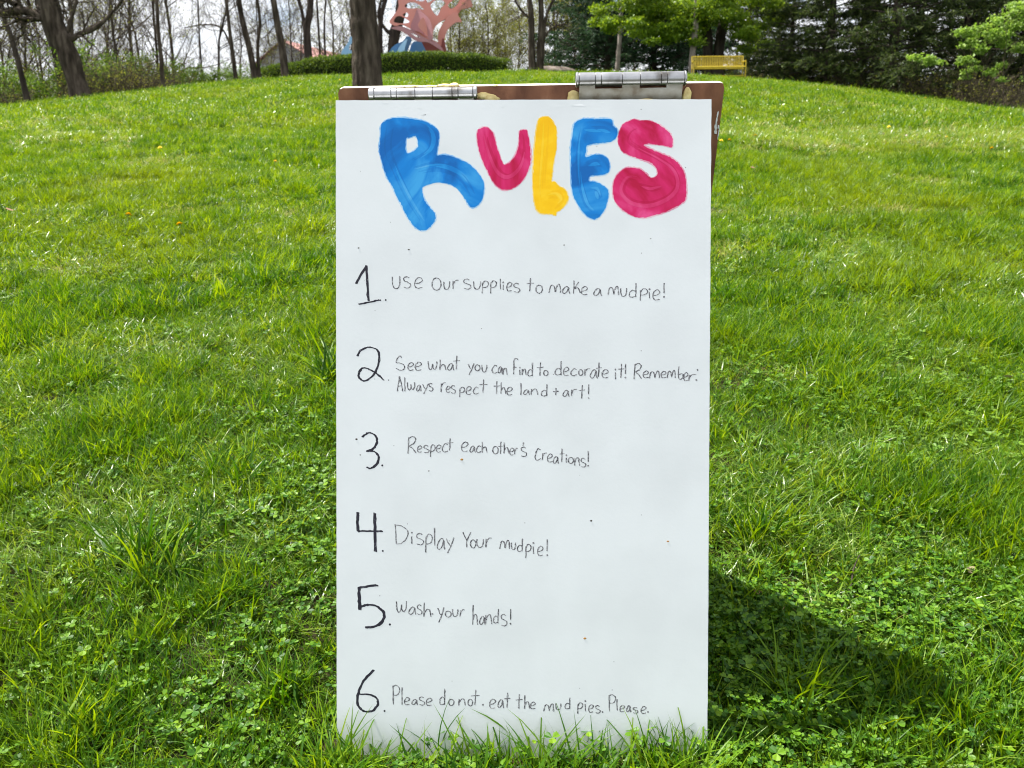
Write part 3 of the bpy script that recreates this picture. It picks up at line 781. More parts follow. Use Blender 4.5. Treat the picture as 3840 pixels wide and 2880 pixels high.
M['pink_dark'] = paint('magenta_overlap', (.40, .005, .045), (.52, .012, .09), (.64, .04, .18)); M['pink_light'] = paint('magenta_thin_stroke', (.50, .015, .09), (.63, .04, .16), (.70, .10, .26))
M['yellow_dark'] = paint('yellow_overlap', (.78, .41, .004), (.85, .48, .006), (.88, .54, .01)); M['yellow_light'] = paint('yellow_thin_stroke', (.82, .50, .006), (.88, .56, .02), (.88, .60, .06))
def brush_marks(ch, tf, colr, sk, half, seed):
    r = rng(seed)
    for tone, n_, dd in (('dark', 4, -.00009), ('light', 2, -.00011)):
        a = Acc()
        for path in sk:
            full = catmull([tf(p) for p in path], False, 6); t = nrm(np.gradient(full, axis=0)); nn = np.stack([-t[:, 1], t[:, 0]], -1); sc = tf((1, 0))[0] - tf((0, 0))[0]
            for k in range(n_):
                i0 = int(r.uniform(0, len(full) * .5)); i1 = min(len(full), i0 + int(r.uniform(.3, .7) * len(full)) + 3)
                off = r.uniform(-1, 1) * half * sc; P = (full + nn * off)[i0:i1]; w = r.uniform(5, 15)
                T_ = nrm(np.gradient(P, axis=0)); N_ = np.stack([-T_[:, 1], T_[:, 0]], -1); e = np.sin(np.linspace(.15, 3.0, len(P)))[:, None]
                A, B = P + N_ * w * e * .5, P - N_ * w * e * .5; V = []
                for p, q_ in zip(A, B):
                    for c in (p, q_):
                        bx_, bz_ = on_board(*c); V.append((bx_, dd - .0000015 * k, bz_))
                a.add(V, [[2 * i_, 2 * i_ + 1, 2 * i_ + 3, 2 * i_ + 2] for i_ in range(len(P) - 1)])
        tag(link('brush_marks', a.mesh('brush_marks', M[colr + '_' + tone]), front), None, None, None, 'stuff')
for k, (ch, v) in enumerate(SKEL.items()): brush_marks(ch, *v, 900 + k)
M['rust_speck'] = noisy('rust_speck', [(.30, .14, .03), (.45, .24, .06)], 300, 2, .8)
for k, (px, py, w, mt) in enumerate([(1732, 1723, 5, 'rust_speck'), (2193, 2394, 5, 'rust_speck'), (2115, 919, 2.6, 'seam'), (1533, 936, 3, 'seam'), (2217, 1953, 4, 'seam'), (2505, 2030, 4, 'rust_speck'), (1337, 1647, 4, 'seam'), (1351, 1706, 2.5, 'seam'), (1608, 1766, 2.5, 'seam'), (2440, 895, 2, 'seam'), (1345, 930, 3, 'seam')]):
    bx_, bz_ = on_board(px, py); s = 1.3 / FPX
    blob('speck', front, Vector((bx_, -.0002, bz_)), w * s, .00012, w * s * .8, 50 + k, M[mt])

# handwriting -------------------------------------------------------
def arc(cx, cy, rx, ry, a0, a1, n=8):
    t = np.radians(np.linspace(a0, a1, n)); return [(cx + rx * math.cos(q_), cy + ry * math.sin(q_)) for q_ in t]
G = {
 'o': [arc(.5, .5, .48, .5, -100, 265, 14)], 'O': [arc(.5, .5, .48, .5, -100, 265, 16)],
 'u': [[(0, 0), (.02, .5), (.2, .92), (.5, 1), (.8, .85), (.95, .4), (.97, 0)]], 'U': [[(0, 0), (.03, .6), (.25, .95), (.5, 1), (.8, .92), (.97, .55), (.95, -.05)]],
 's': [[(.75, .12), (.5, 0), (.1, .12), (.12, .35), (.5, .48), (.9, .62), (.92, .85), (.6, 1), (.1, .92)]],
 'S': [[(.65, .14), (.45, 0), (.15, .2), (.02, .45), (.4, .5), (.8, .58), (1, .78), (.8, .97), (.4, .98), (.02, .85)]],
 'e': [[(.12, .55), (.6, .5), (.98, .25), (.8, .03), (.5, 0), (.12, .25), (0, .65), (.2, .95), (.5, 1), (.92, .92)]],
 'r': [[(.12, .1), (.05, 1)], [(.08, .6), (.3, .25), (.6, .05), (1, .02)]],
 'p': [[(.05, .15), (0, 1)], [(.05, .3), (.4, .02), (.9, .1), (.95, .35), (.6, .52), (.1, .55)]],
 'P': [[(.05, .03), (.1, 1)], [(.05, .06), (.5, 0), (.98, .15), (.9, .42), (.5, .52), (.1, .5)]],
 'l': [[(.4, 0), (.5, 1)]], 'i': [[(.4, .3), (.5, 1)], [(.45, 0), (.55, .05)]],
 't': [[(.55, 0), (.5, .5), (.45, 1)], [(0, .40), (1, .36)]], 'f': [[(1, .08), (.7, 0), (.25, .08), (.2, .5), (.15, 1)], [(.0, .6), (.7, .55)]],
 'm': [[(0, 1), (.1, .4), (.2, .15), (.35, .1), (.5, .4), (.55, .9), (.65, .4), (.8, .02), (.95, .1), (1, 1)]],
 'a': [[(.9, .3), (.6, .02), (.2, .3), (0, .75), (.25, .98), (.6, .75), (.85, .2), (.88, .6), (1, 1)]],
 'k': [[(.08, 0), (0, 1)], [(.75, .1), (.2, .6), (.65, .55), (1, .95)]],
 'd': [[(.95, 0), (.93, .5), (.9, 1)], [(.9, .6), (.5, .5), (.1, .68), (.08, .92), (.4, 1), (.9, .92)]],
 'b': [[(.15, 0), (.05, .5), (.15, .95), (.55, 1), (.95, .8), (.8, .55), (.2, .65)]],
 'w': [[(0, 0), (.05, .7), (.25, 1), (.45, .75), (.5, .3), (.55, .75), (.75, .95), (.95, .6), (.97, 0)]],
 'h': [[(.1, 0), (.05, 1)], [(.1, .75), (.4, .5), (.75, .5), (.9, .75), (1, 1)]],
 'n': [[(.05, .1), (.0, 1)], [(.05, .6), (.4, .15), (.75, .1), (.9, .5), (1, 1)]],
 'y': [[(0, .05), (.25, .35), (.5, .5)], [(1, 0), (.6, .55), (.15, 1)]], 'Y': [[(0, 0), (.5, .55)], [(1, 0), (.5, .55), (.5, 1)]],
 'c': [[(.95, .15), (.6, 0), (.2, .3), (.02, .65), (.2, .95), (.6, 1), (1, .85)]], 'C': [[(.9, .1), (.5, 0), (.15, .35), (.02, .8), (.3, 1), (.95, .85)]],
 'A': [[(0, 1), (.2, .5), (.4, 0)], [(.4, 0), (.75, .5), (1, 1)], [(.1, .68), (.8, .62)]],
 'R': [[(.1, .05), (0, 1)], [(.1, .1), (.6, 0), (.95, .15), (.7, .4), (.2, .55), (.6, .7), (1, .95)]],
 'D': [[(.02, 0), (.1, 1)], [(.02, .05), (.5, .1), (.95, .35), (.85, .7), (.5, .95), (.12, 1)]],
 '+': [[(.55, 0), (.5, 1)], [(0, .5), (1, .45)]], "'": [[(.6, 0), (.3, 1)]],
 '!': [[(.5, 0), (.45, .7)], [(.45, .95), (.6, 1.0)]], ':': [[(.7, 0), (.8, .06)], [(.2, .94), (.35, 1)]], '.': [[(0, 0), (1, 1)]],
}
Z1, Z2, Z3, Z4 = zz(1300, 980, 700 / 2212), zz(1980, 980, 700 / 2212), zz(1300, 1290, 700 / 2212), zz(1960, 1320, 700 / 2212)
Z5, Z6, Z7, Z8 = zz(1300, 1600, 960 / 2212), zz(1300, 1900, 900 / 2212), zz(1300, 2170, 800 / 2212), zz(1300, 2480, 1200 / 2212)
LINES = [
 ('first rule in thin black pen', [(Z1, 'U 540 180 632 322 s 670 180 762 316 e 805 192 900 318 O 1010 196 1120 342 u 1150 240 1222 332 r 1255 220 1325 325 s 1383 208 1475 330 u 1505 238 1588 330 p 1607 230 1680 378 p 1705 228 1775 380 l 1812 205 1832 328 i 1847 250 1862 338 e 1897 248 1960 352 s 1975 258 2055 368 t 2135 200 2212 355'),
   (Z2, 'o 92 282 172 378 m 247 272 385 372 a 407 295 495 382 k 540 228 620 382 e 632 300 705 395 a 778 318 870 408 m 947 298 1072 400 u 1098 318 1170 415 d 1195 258 1285 425 p 1330 322 1418 462 i 1425 330 1455 438 e 1480 338 1562 458 ! 1600 258 1625 430')]),
 ('second rule in thin black pen', [(Z3, 'S 585 140 688 312 e 725 222 795 312 e 812 215 888 312 w 965 205 1070 305 h 1100 185 1175 308 a 1195 228 1270 312 t 1265 138 1340 300 y 1440 228 1508 368 o 1520 245 1580 318 u 1603 248 1662 332 c 1722 250 1785 345 a 1795 265 1845 345 n 1850 280 1900 362 f 1970 172 2030 358 i 2045 280 2062 368 n 2080 290 2125 368 d 2145 220 2205 380'),
   (Z4, 't 170 122 245 280 o 247 218 303 280 d 380 110 460 272 e 483 180 547 278 c 570 195 640 280 o 663 208 713 278 r 733 195 795 282 a 800 205 885 312 t 870 125 935 295 e 940 208 1015 305 i 1090 208 1110 322 t 1130 138 1205 305 ! 1205 140 1235 312 R 1320 135 1408 322 e 1428 225 1492 305 m 1500 225 1620 312 e 1640 230 1700 305 m 1712 218 1808 305 b 1842 172 1905 322 e 1908 245 1960 340 r 1965 262 2050 340 : 2052 212 2080 340')]),
 ('second line of the second rule in thin black pen', [(Z3, 'A 600 382 665 560 l 685 398 695 558 w 720 452 808 545 a 830 482 882 560 y 900 470 968 592 s 975 465 1025 558 r 1115 455 1170 570 e 1180 500 1225 572 s 1237 490 1292 585 p 1340 510 1398 630 e 1415 505 1478 598 c 1500 510 1562 592 t 1575 422 1665 575 t 1740 440 1815 590 h 1825 452 1885 590 e 1900 512 1962 605 l 2058 465 2075 605'),
   (Z4, 'a 10 445 80 505 n 100 430 180 505 d 218 382 292 522 + 360 425 425 512 a 478 450 550 528 r 575 440 640 520 t 668 392 738 552 ! 768 385 797 552')]),
 ('third rule in thin black pen', [(Z5, "R 530 85 600 235 e 612 165 650 220 s 665 160 712 225 p 725 155 765 260 e 775 158 815 220 c 825 145 875 218 t 865 100 918 205 e 992 133 1050 215 a 1065 165 1110 222 c 1120 165 1160 222 h 1168 130 1212 225 o 1262 170 1310 235 t 1315 128 1348 235 h 1358 135 1400 230 e 1408 185 1445 245 r 1450 185 1478 240 ' 1520 135 1535 165 s 1505 175 1558 258 C 1628 190 1680 290 r 1690 225 1725 288 e 1735 235 1778 305 a 1785 255 1830 318 t 1840 190 1880 305 i 1893 248 1905 310 o 1915 265 1960 318 n 1970 262 2012 335 s 2022 272 2068 350 ! 2078 210 2098 345")]),
 ('fourth rule in thin black pen', [(Z6, 'D 445 160 570 345 i 592 240 610 342 s 640 245 712 352 p 728 250 790 422 l 802 195 822 360 a 835 290 905 395 y 920 285 988 428 Y 1070 235 1145 375 o 1140 305 1192 380 u 1200 300 1262 375 r 1280 285 1335 375 m 1410 310 1500 388 u 1518 330 1558 395 d 1572 295 1622 412 p 1650 345 1700 472 i 1713 335 1730 435 e 1760 365 1810 452 ! 1842 300 1855 455')]),
 ('fifth rule in thin black pen', [(Z7, 'w 515 235 622 348 a 645 290 718 372 s 730 270 782 372 h 798 248 875 395 . 889 366 896 372 y 945 295 1010 455 o 1022 335 1085 398 u 1098 315 1155 392 r 1175 320 1222 392 h 1305 272 1358 478 a 1378 385 1435 478 n 1440 365 1505 470 d 1520 312 1575 460 s 1598 368 1665 490 ! 1690 315 1710 475')]),
 ('sixth rule in thin black pen', [(Z8, 'P 318 165 365 298 l 378 180 388 298 e 400 250 435 300 a 450 262 490 300 s 500 245 540 302 e 550 255 590 305 d 642 190 680 300 o 705 262 742 305 n 775 255 820 305 o 838 262 872 308 t 862 195 918 305 . 942 300 946 304 e 988 262 1030 325 a 1045 262 1085 322 t 1090 218 1130 318 t 1168 228 1215 325 h 1228 235 1265 328 e 1270 282 1305 328 m 1362 295 1430 345 u 1445 290 1482 335 d 1508 250 1545 328 p 1597 285 1632 362 i 1645 275 1655 345 e 1672 300 1705 352 s 1718 305 1755 358 . 1769 350 1773 354 P 1812 230 1858 345 l 1865 258 1875 338 e 1888 305 1922 348 a 1935 305 1965 350 s 1978 318 2015 358 e 2035 312 2070 360 . 2083 350 2087 354')]),
]
def ribbon(a, path_px, w_px, d=-.0006, r=None, jit=.5):
    P = catmull(path_px, False, 5)
    if len(P) > 2: P = P + r.normal(0, jit, P.shape)
    t = np.gradient(P, axis=0); t = nrm(t); nn = np.stack([-t[:, 1], t[:, 0]], -1)
    w = w_px * .5 * (1 + r.normal(0, .16, len(P)))[:, None]
    A, B = P + nn * w, P - nn * w
    V = []
    for p, q_ in zip(A, B):
        for c in (p, q_):
            bx_, bz_ = on_board(*c); V.append((bx_, d, bz_))
    n_ = len(P); F = [[2 * i_, 2 * i_ + 1, 2 * i_ + 3, 2 * i_ + 2] for i_ in range(n_ - 1)]
    a.add(V, F)
r = rng(31)
for lab, segs in LINES:
    a = Acc(); lay = 0
    for tf, s in segs:
        tk = s.split()
        for i_ in range(0, len(tk), 5):
            c = tk[i_]; x0, y0, x1, y1 = map(float, tk[i_ + 1:i_ + 5])
            for st in G[c]:
                pts = [tf((x0 + (x1 - x0) * p[0], y0 + (y1 - y0) * p[1])) for p in st]
                if c == '.' or (len(st) == 2 and abs(st[0][1] - st[1][1]) < .1 and abs(st[0][0] - st[1][0]) < .2):
                    ribbon(a, [(pts[0][0] - 1, pts[0][1] - 3), (pts[0][0] + 1.5, pts[0][1] + 3)], 6, -.00008, r, 0); continue
                lay += 1
                ribbon(a, [(p[0] - .9, p[1]) for p in pts], 2.6, -.00005 - .000002 * (lay % 9), r, .45)
                ribbon(a, [(p[0] + 1.3, p[1] + .5) for p in pts], 2.3, -.00007 - .000002 * (lay % 9), r, .6)
    o = link('handwriting', a.mesh('handwriting', M['ink']), front); tag(o, lab)
NUM = [
 ('numeral one', Z1, [[(110, 265), (170, 160), (235, 50)], [(235, 50), (245, 260), (258, 470)], [(145, 508), (260, 485), (395, 458)]], 20, (463, 458, 11)),
 ('numeral two', Z3, [[(125, 145), (170, 75), (260, 38), (350, 60), (385, 130), (375, 240), (330, 350), (230, 435), (160, 415), (142, 350), (190, 285), (270, 300), (350, 345), (435, 425)]], 17, (498, 428, 7)),
 ('numeral three', Z5, [[(135, 90), (190, 52), (245, 75), (262, 130), (230, 190), (172, 213)], [(172, 213), (240, 215), (275, 260), (262, 320), (210, 360), (172, 350)]], 13, (308, 335, 9)),
 ('numeral four', Z6, [[(105, 50), (102, 140), (107, 230)], [(100, 224), (200, 226), (325, 225)], [(258, 60), (262, 220), (265, 415)]], 18, (333, 408, 9)),
 ('numeral five', Z7, [[(320, 68), (220, 80), (120, 95)], [(128, 90), (130, 210), (138, 325)], [(138, 295), (210, 272), (290, 278), (360, 320), (388, 370), (370, 440), (310, 488), (195, 508)]], 22, (448, 475, 12)),
 ('numeral six', Z8, [[(190, 60), (130, 120), (85, 200), (75, 290), (110, 340), (165, 348), (210, 310), (212, 262), (170, 232), (95, 228)]], 12, (262, 343, 7)),
]
for lab, tf, sts, w, dt in NUM:
    a = Acc(); sc = tf((1, 0))[0] - tf((0, 0))[0]; k = 0
    for st in sts:
        for off in (-.40, 0, .42):
            k += 1
            ribbon(a, [np.array(tf((p[0] + off * w, p[1] + off * w * .3))) for p in st], w * sc * .72, -.00005 - .000003 * k, r, .8)
    th_ = np.linspace(0, 2 * np.pi, 11)[:-1]
    V = [(*[on_board(*tf((dt[0] + math.cos(q_) * dt[2], dt[1] + math.sin(q_) * dt[2])))][0],) for q_ in th_]
    a.v.append(np.array([(v[0], -.0001, v[1]) for v in V])); a.f.append(np.array([list(range(10))]) + a.n); a.m.append(np.zeros(1, int)); a.n += 10
    o = link('handwriting', a.mesh('handwriting', M['ink_dark']), front); tag(o, lab + ' with a full stop in black marker')

# ------------------------------------------------------------------ trees
def path3d(pts, Y, yv=0):
    """pixel path at distance Y; first point is put on the ground"""
    out = []
    for k, (px, py) in enumerate(pts):
        out.append(on_plane_y(px, py, Y + yv * k))
    return np.array([list(p) for p in out])

def bare_tree(label, stems, Y, seed, limbs=9, per2=6, per3=6, height=9, bark='bark', bud=0, budsize=.05, name='bare_tree', group=None, limb_len=.45, tmin=.3, extra=None, budmat='bud', upl=.05, cat='tree', l3len=(.35, .6)):
    r = rng(seed); base = None; T = Acc(); C = Acc(); tips = []
    g0 = at(stems[0][0][0][0], Y)
    root = thing(name, label, cat, g0, group=group); o = np.array(g0)
    LV = []
    for path, wid in stems:
        P = path3d(path, Y); P = P.copy(); P[0, 2] = float(ground(P[0, 0], Y)) - .15
        d = P[-1] - P[-2]; d = nrm(d)
        top_z = o[2] + height; cur = P[-1].copy(); ext = [cur]
        while cur[2] < top_z:
            d = nrm(d + r.normal(0, .08, 3) + [0, 0, .06]); d[2] = max(d[2], .35); cur = cur + d * .8; ext.append(cur)
        full = catmull(np.concatenate([P, np.array(ext[1:])]) if len(ext) > 1 else P, False, 3)
        seg = np.concatenate([[0], np.cumsum(np.linalg.norm(np.diff(full, axis=0), axis=1))]); Lt = seg[-1]
        w0, w1 = [w * Y / FPX * .5 for w in wid]; visl = np.linalg.norm(np.diff(P, axis=0), axis=1).sum()
        t = seg / Lt
        R = np.interp(seg, [0, .25, visl, Lt], [w0 * 1.28, w0 * 1.03, w1, w1 * .12])
        R = R * (1 + .05 * r.normal(0, 1, len(R)))
        V, F = tubes(full[None], R[None], 12); T.add(V, F)
        LV.append((full, R, Lt))
    for full, R, Lt in LV:
        K = 12; idx = np.linspace(0, len(full) - 1, K); ii = idx.astype(int)
        P = full[ii][None]; Rr = R[ii][None]
        S0, D, LL, rd = branch(r, P, Rr, np.array([Lt]), limbs, tmin, (35, 75), (limb_len * .6, limb_len), .42, .97)
        P1, R1 = grow(r, S0, D, LL, rd, 7, .20, upl); V, F = tubes(P1, R1, 5); T.add(V, F)
        S0, D, L2, rd = branch(r, P1, R1, LL, per2, .15, (30, 65), (.35, .6), .5)
        P2, R2 = grow(r, S0, D, L2, np.maximum(rd, .008), 5, .22, .04); V, F = tubes(P2, R2, 4); T.add(V, F)
        S0, D, L3, rd = branch(r, P2, R2, L2, per3, .1, (25, 60), l3len, .55)
        P3, R3 = grow(r, S0, D, L3, np.maximum(rd, .0055), 4, .25, .05, .4); V, F = tubes(P3, R3, 3); C.add(V, F, 0)
        S0, D, L4, rd = branch(r, P3, R3, L3, 2, .2, (25, 60), (.4, .7), .7)
        P4, R4 = grow(r, S0, D, L4, np.maximum(rd, .005), 3, .25, .05, .5); V, F = tubes(P4, R4, 3); C.add(V, F, 0)
        tips.append(P3[:, 1:].reshape(-1, 3)); tips.append(P4[:, 1:].reshape(-1, 3))
    if extra:
        for path, wid in extra:
            P = catmull(path3d(path, Y), False, 4); R = np.linspace(wid[0], wid[1], len(P)) * Y / FPX * .5
            V, F = tubes(P[None], (R * (1 + .08 * r.normal(0, 1, len(R))))[None], 9); T.add(V, F)
            S0, D, LL, rd = branch(r, P[None], R[None], np.array([3.0]), 9, .1, (30, 70), (.25, .5), .4)
            P1, R1 = grow(r, S0, D, LL, rd, 6, .2, .05); V, F = tubes(P1, R1, 4); T.add(V, F)
            S0, D, L2, rd = branch(r, P1, R1, LL, 7, .1, (30, 65), (.35, .6), .5)
            P2, R2 = grow(r, S0, D, L2, np.maximum(rd, .006), 4, .25, .04); V, F = tubes(P2, R2, 3); C.add(V, F, 0)
            tips.append(P2[:, 1:].reshape(-1, 3))
    for acc in (T, C): acc.v = [v - o for v in acc.v]
    link('trunk', T.mesh('trunk', M[bark], True), root)
    if bud:
        tp = np.concatenate(tips) - o; tp = tp[r.integers(0, len(tp), bud)] + r.normal(0, .05, (bud, 3))
        V, F = cards(r, tp, r.uniform(.6, 1.3, bud) * budsize, .6); C.add(V, F, 1)
    link('crown', C.mesh('crown', [M['twig'], M[budmat]]), root)
    return root

TREES_L = 'trees at the edge of the woods on the left'
bare_tree('great bare tree leaning to the left with a thick crooked low limb', [([(305, 335), (272, 255), (246, 181), (203, 90), (181, 0)], (70, 66))], 25, 301, 8, 6, 6, 10, bud=1500, group=TREES_L,
          extra=[([(205, 90), (150, 62), (90, 40), (0, 48)], (38, 26)), ([(180, 75), (150, 68), (95, 78), (90, 130), (110, 150)], (26, 10)), ([(262, 150), (300, 128), (350, 108), (400, 70), (462, 0)], (22, 9)), ([(255, 118), (270, 60), (290, 0)], (16, 10)), ([(60, 20), (20, 0), (0, 20)], (22, 14))])
bare_tree('slim dark tree leaning left, near the frame edge', [([(105, 356), (70, 240), (35, 120), (0, 40)], (20, 14))], 26, 302, 8, 6, 6, 8, bark='bark_dark', bud=700, group=TREES_L)
bare_tree('dark tree standing just behind the great leaning tree', [([(232, 322), (212, 220), (180, 130), (150, 40), (140, 0)], (24, 17))], 29, 303, 8, 6, 6, 9, bark='bark_dark', bud=900, group=TREES_L)
bare_tree('straight slender bare tree standing alone in front of the woods', [([(610, 310), (602, 200), (592, 100), (588, 0)], (14, 11))], 28, 304, 9, 7, 6, 9, bud=900, group=TREES_L)
bare_tree('thin dark companion stem beside the straight slender tree', [([(592, 270), (584, 150), (572, 0)], (9, 7))], 36, 305, 8, 6, 5, 8, bud=500, group=TREES_L)
bare_tree('thin ivy covered stem under the gap of open sky', [([(752, 240), (747, 120), (742, 0)], (7, 5))], 42, 306, 6, 5, 4, 8, 'bark_dark', bud=1200, budmat='shrub_leaf', group=TREES_L)
bare_tree('slim bare tree with arching branch left of the paired trunks', [([(887, 288), (868, 170), (848, 0)], (15, 11))], 32, 307, 9, 7, 6, 9, bud=1400, group=TREES_L, extra=[([(862, 165), (830, 105), (770, 92), (690, 105)], (8, 3))])
bare_tree('leaning bare tree with two trunks beside the end of the hedge', [([(962, 280), (935, 180), (912, 90), (895, 0)], (25, 18)), ([(972, 278), (966, 180), (975, 90), (965, 0)], (13, 10))], 33, 308, 9, 7, 6, 10, bud=1800, group=TREES_L)
bare_tree('bare tree standing in front of the left end of the hedge', [([(1070, 272), (1058, 180), (1040, 90), (1025, 0)], (30, 20))], 31.5, 309, 10, 7, 6, 10, bud=1500)
bare_tree('bare tree behind the hedge in front of the barn roof', [([(1165, 230), (1150, 130), (1160, 60), (1165, 0)], (32, 22)), ([(1160, 180), (1140, 90), (1120, 0)], (16, 12))], 46, 310, 9, 7, 6, 11, bark='bark_dark', bud=2000)
bare_tree('two thin bare stems behind the hedge beside the barn roof', [([(1205, 230), (1195, 120), (1188, 0)], (9, 7)), ([(1220, 230), (1216, 120), (1222, 0)], (8, 6))], 50, 311, 8, 6, 6, 10, bud=1600)
bare_tree('big bare tree behind the pink sculpture', [([(1465, 240), (1475, 160), (1500, 60), (1510, -20)], (48, 34)), ([(1430, 240), (1425, 110), (1445, 0)], (22, 14))], 50, 312, 10, 7, 6, 11, bark='bark_dark', bud=2400, extra=[([(1480, 125), (1450, 115), (1420, 60), (1430, 0)], (18, 8))])
bare_tree('spreading tree with three close trunks right of the hedge', [([(1997, 262), (1993, 150), (1992, 60), (1985, 0)], (26, 20)), ([(2022, 262), (2026, 170), (2030, 80), (2028, 0)], (26, 17)), ([(2030, 200), (2045, 80), (2075, 0)], (12, 10))], 36, 313, 9, 7, 6, 10, bud=1800, extra=[([(1990, 70), (1960, 45), (1930, 0)], (10, 7)), ([(2035, 150), (2070, 105), (2120, 90)], (9, 4))])
# the trunk rising behind the sign
r = rng(314)
root = thing('bare_tree', 'thick ridged tree trunk rising right behind the sign board', 'tree', at(1380, 17.5))
def ridged(path, w0, w1, Y, rings, S, seed):
    r = rng(seed); P = catmull(path, False, rings // (len(path) - 1)); K = len(P)
    seg = np.linspace(0, 1, K); R = np.interp(seg, [0, .06, .2, 1], [w0 * 1.25, w0 * 1.06, w0, w1])
    an = np.arange(S) / S * 2 * np.pi
    A, Bz = np.meshgrid(an, P[:, 2])
    wv = (fbm(Bz * .7, A * 0 + 3, seed) - .5) * .8
    rid = 1 - np.abs(2 * vnoise((A + wv) / (2 * np.pi) * 30, Bz * 2.6, seed) - 1)
    ro = R[:, None] * (1 + .11 * rid ** 1.5 + .05 * (fbm(A * 2, Bz * .8, seed + 3) - .5))
    V = np.stack([P[:, 0:1] + ro * np.cos(A), P[:, 1:2] + ro * np.sin(A), Bz], -1).reshape(-1, 3)
    kk, ss = np.meshgrid(np.arange(K - 1), np.arange(S), indexing='ij')
    F = np.stack([kk * S + ss, kk * S + (ss + 1) % S, (kk + 1) * S + (ss + 1) % S, (kk + 1) * S + ss], -1).reshape(-1, 4)
    return V, F, P, R
o0 = np.array(root.location)
tp_ = np.array([[0, 0, -.2], [-.0, 0, .6], [-.03, 0, 1.6], [-.06, 0, 3], [0.1, .1, 5], [.2, 0, 8.5]])
T, C = Acc(), Acc()
V, F, P, R = ridged(tp_, .275, .14, 17.5, 180, 90, 5); T.add(V, F)
S0, D, LL, rd = branch(r, P[None], R[None], np.array([9.]), 16, .40, (40, 75), (.3, .5), .4)
P1, R1 = grow(r, S0, D, LL, rd, 8, .18, .05); V, F = tubes(P1, R1, 7); T.add(V, F)
S0, D, L2, rd = branch(r, P1, R1, LL, 8, .1, (30, 65), (.35, .6), .5)
P2, R2 = grow(r, S0, D, L2, rd, 5, .22, .02); V, F = tubes(P2, R2, 4); C.add(V, F)
S0, D, L3, rd = branch(r, P2, R2, L2, 6, .1, (30, 65), (.35, .6), .5)
P3, R3 = grow(r, S0, D, L3, np.maximum(rd, .004), 4, .22, .0, .4); V, F = tubes(P3, R3, 3); C.add(V, F)
link('trunk', T.mesh('trunk', M['bark'], True), root); 
tp3 = P3[:, 1:].reshape(-1, 3); tp3 = tp3[r.integers(0, len(tp3), 5000)] + r.normal(0, .05, (5000, 3))
V, F = cards(r, tp3, .05); C.add(V, F, 1)
link('crown', C.mesh('crown', [M['twig'], M['bud']]), root)

# maple in full leaf behind the bench
mp = bare_tree('leafy maple with two dark trunks and bright green crown behind the yellow bench', [([(2652, 268), (2655, 150), (2640, 60), (2630, 0)], (36, 26)), ([(2688, 268), (2700, 150), (2722, 60), (2740, 0)], (42, 32))], 33, 320, 12, 6, 5, 8, bark='bark_dark', name='maple_tree')
def crown_cloud(root, centers, n, size, mat, seed, spread, name='foliage', droop=0, aspect=.7):
    r = rng(seed); a = Acc(); C = np.array(centers, float)
    k = r.integers(0, len(C), n); p = C[k, :3] + nrm(r.normal(0, 1, (n, 3))) * (r.random((n, 1)) ** .45) * C[k, 3:6]
    # cluster leaves on sprigs
    sp = r.integers(0, n // 14 + 1, n); q0 = p[sp]; p = q0 + r.normal(0, spread, (n, 3)) * [1, 1, .45]; 
    p[:, 2] -= droop * np.abs(r.normal(0, 1, n))
    V, F = cards(r, p, r.uniform(.6, 1.3, n) * size, aspect, .9); a.add(V, F)
    return link(name, a.mesh(name, M[mat]), root)
def pc(px, py, Y, rx, ry, rz, org):
    p = on_plane_y(px, py, Y) - org; return (p.x, p.y, p.z, rx, ry, rz)
og = mp.location
rm_ = rng(322); mc = []
for (x0, x1, y0, y1, n_, sz) in [(2235, 2420, 30, 130, 15, .22), (2380, 2600, -20, 130, 30, .30), (2560, 2760, -60, 90, 24, .32), (2740, 2910, -40, 140, 22, .28), (2280, 2520, -80, 40, 18, .32), (2520, 2640, 110, 185, 9, .17), (2400, 2520, 120, 160, 5, .15), (2760, 2880, 130, 190, 7, .16), (2300, 2900, -320, -80, 26, .6)]:
    for _ in range(n_): mc.append(pc(rm_.uniform(x0, x1), rm_.uniform(y0, y1), 31.5 + rm_.uniform(-.8, 2.2), sz * 1.4, sz * 1.6, sz * .62, og))
crown_cloud(mp, mc,
            52000, .10, 'maple_leaf', 321, .11)

# far trees: five built, then copied
def far_proto(k, seed, height, bud, budmat='bud', w=.085, bark='bark_far'):
    r = rng(seed); T, C = Acc(), Acc()
    K = 9; z = np.linspace(-.3, height, K); P = np.stack([np.cumsum(r.normal(0, .14, K)), np.cumsum(r.normal(0, .14, K)), z], -1)[None]; P[0, 0, :2] = 0
    R = np.linspace(w, .02, K)[None]
    V, F = tubes(P, R, 7); T.add(V, F)
    S0, D, LL, rd = branch(r, P, R, np.array([height]), 30, .08, (30, 62), (.25, .5), .45)
    P1, R1 = grow(r, S0, D, LL, rd, 6, .16, .09); V, F = tubes(P1, R1, 4); T.add(V, F)
    S0, D, L2, rd = branch(r, P1, R1, LL, 7, .15, (25, 60), (.35, .6), .5)
    P2, R2 = grow(r, S0, D, L2, np.maximum(rd, .008), 4, .2, .06); V, F = tubes(P2, R2, 3); T.add(V, F)
    S0, D, L3, rd = branch(r, P2, R2, L2, 6, .1, (25, 60), (.35, .65), .55)
    P3, R3 = grow(r, S0, D, L3, np.maximum(rd, .0055), 3, .2, .06, .5); V, F = tubes(P3, R3, 3); C.add(V, F)
    if bud:
        tp = P3[:, 1:].reshape(-1, 3); tp = tp[r.integers(0, len(tp), bud)] + r.normal(0, .08, (bud, 3))
        V, F = cards(r, tp, r.uniform(.6, 1.4, bud) * .08); C.add(V, F, 1)
    return T.mesh('trunk', M[bark], True), C.mesh('crown', [M['twig'], M[budmat]])
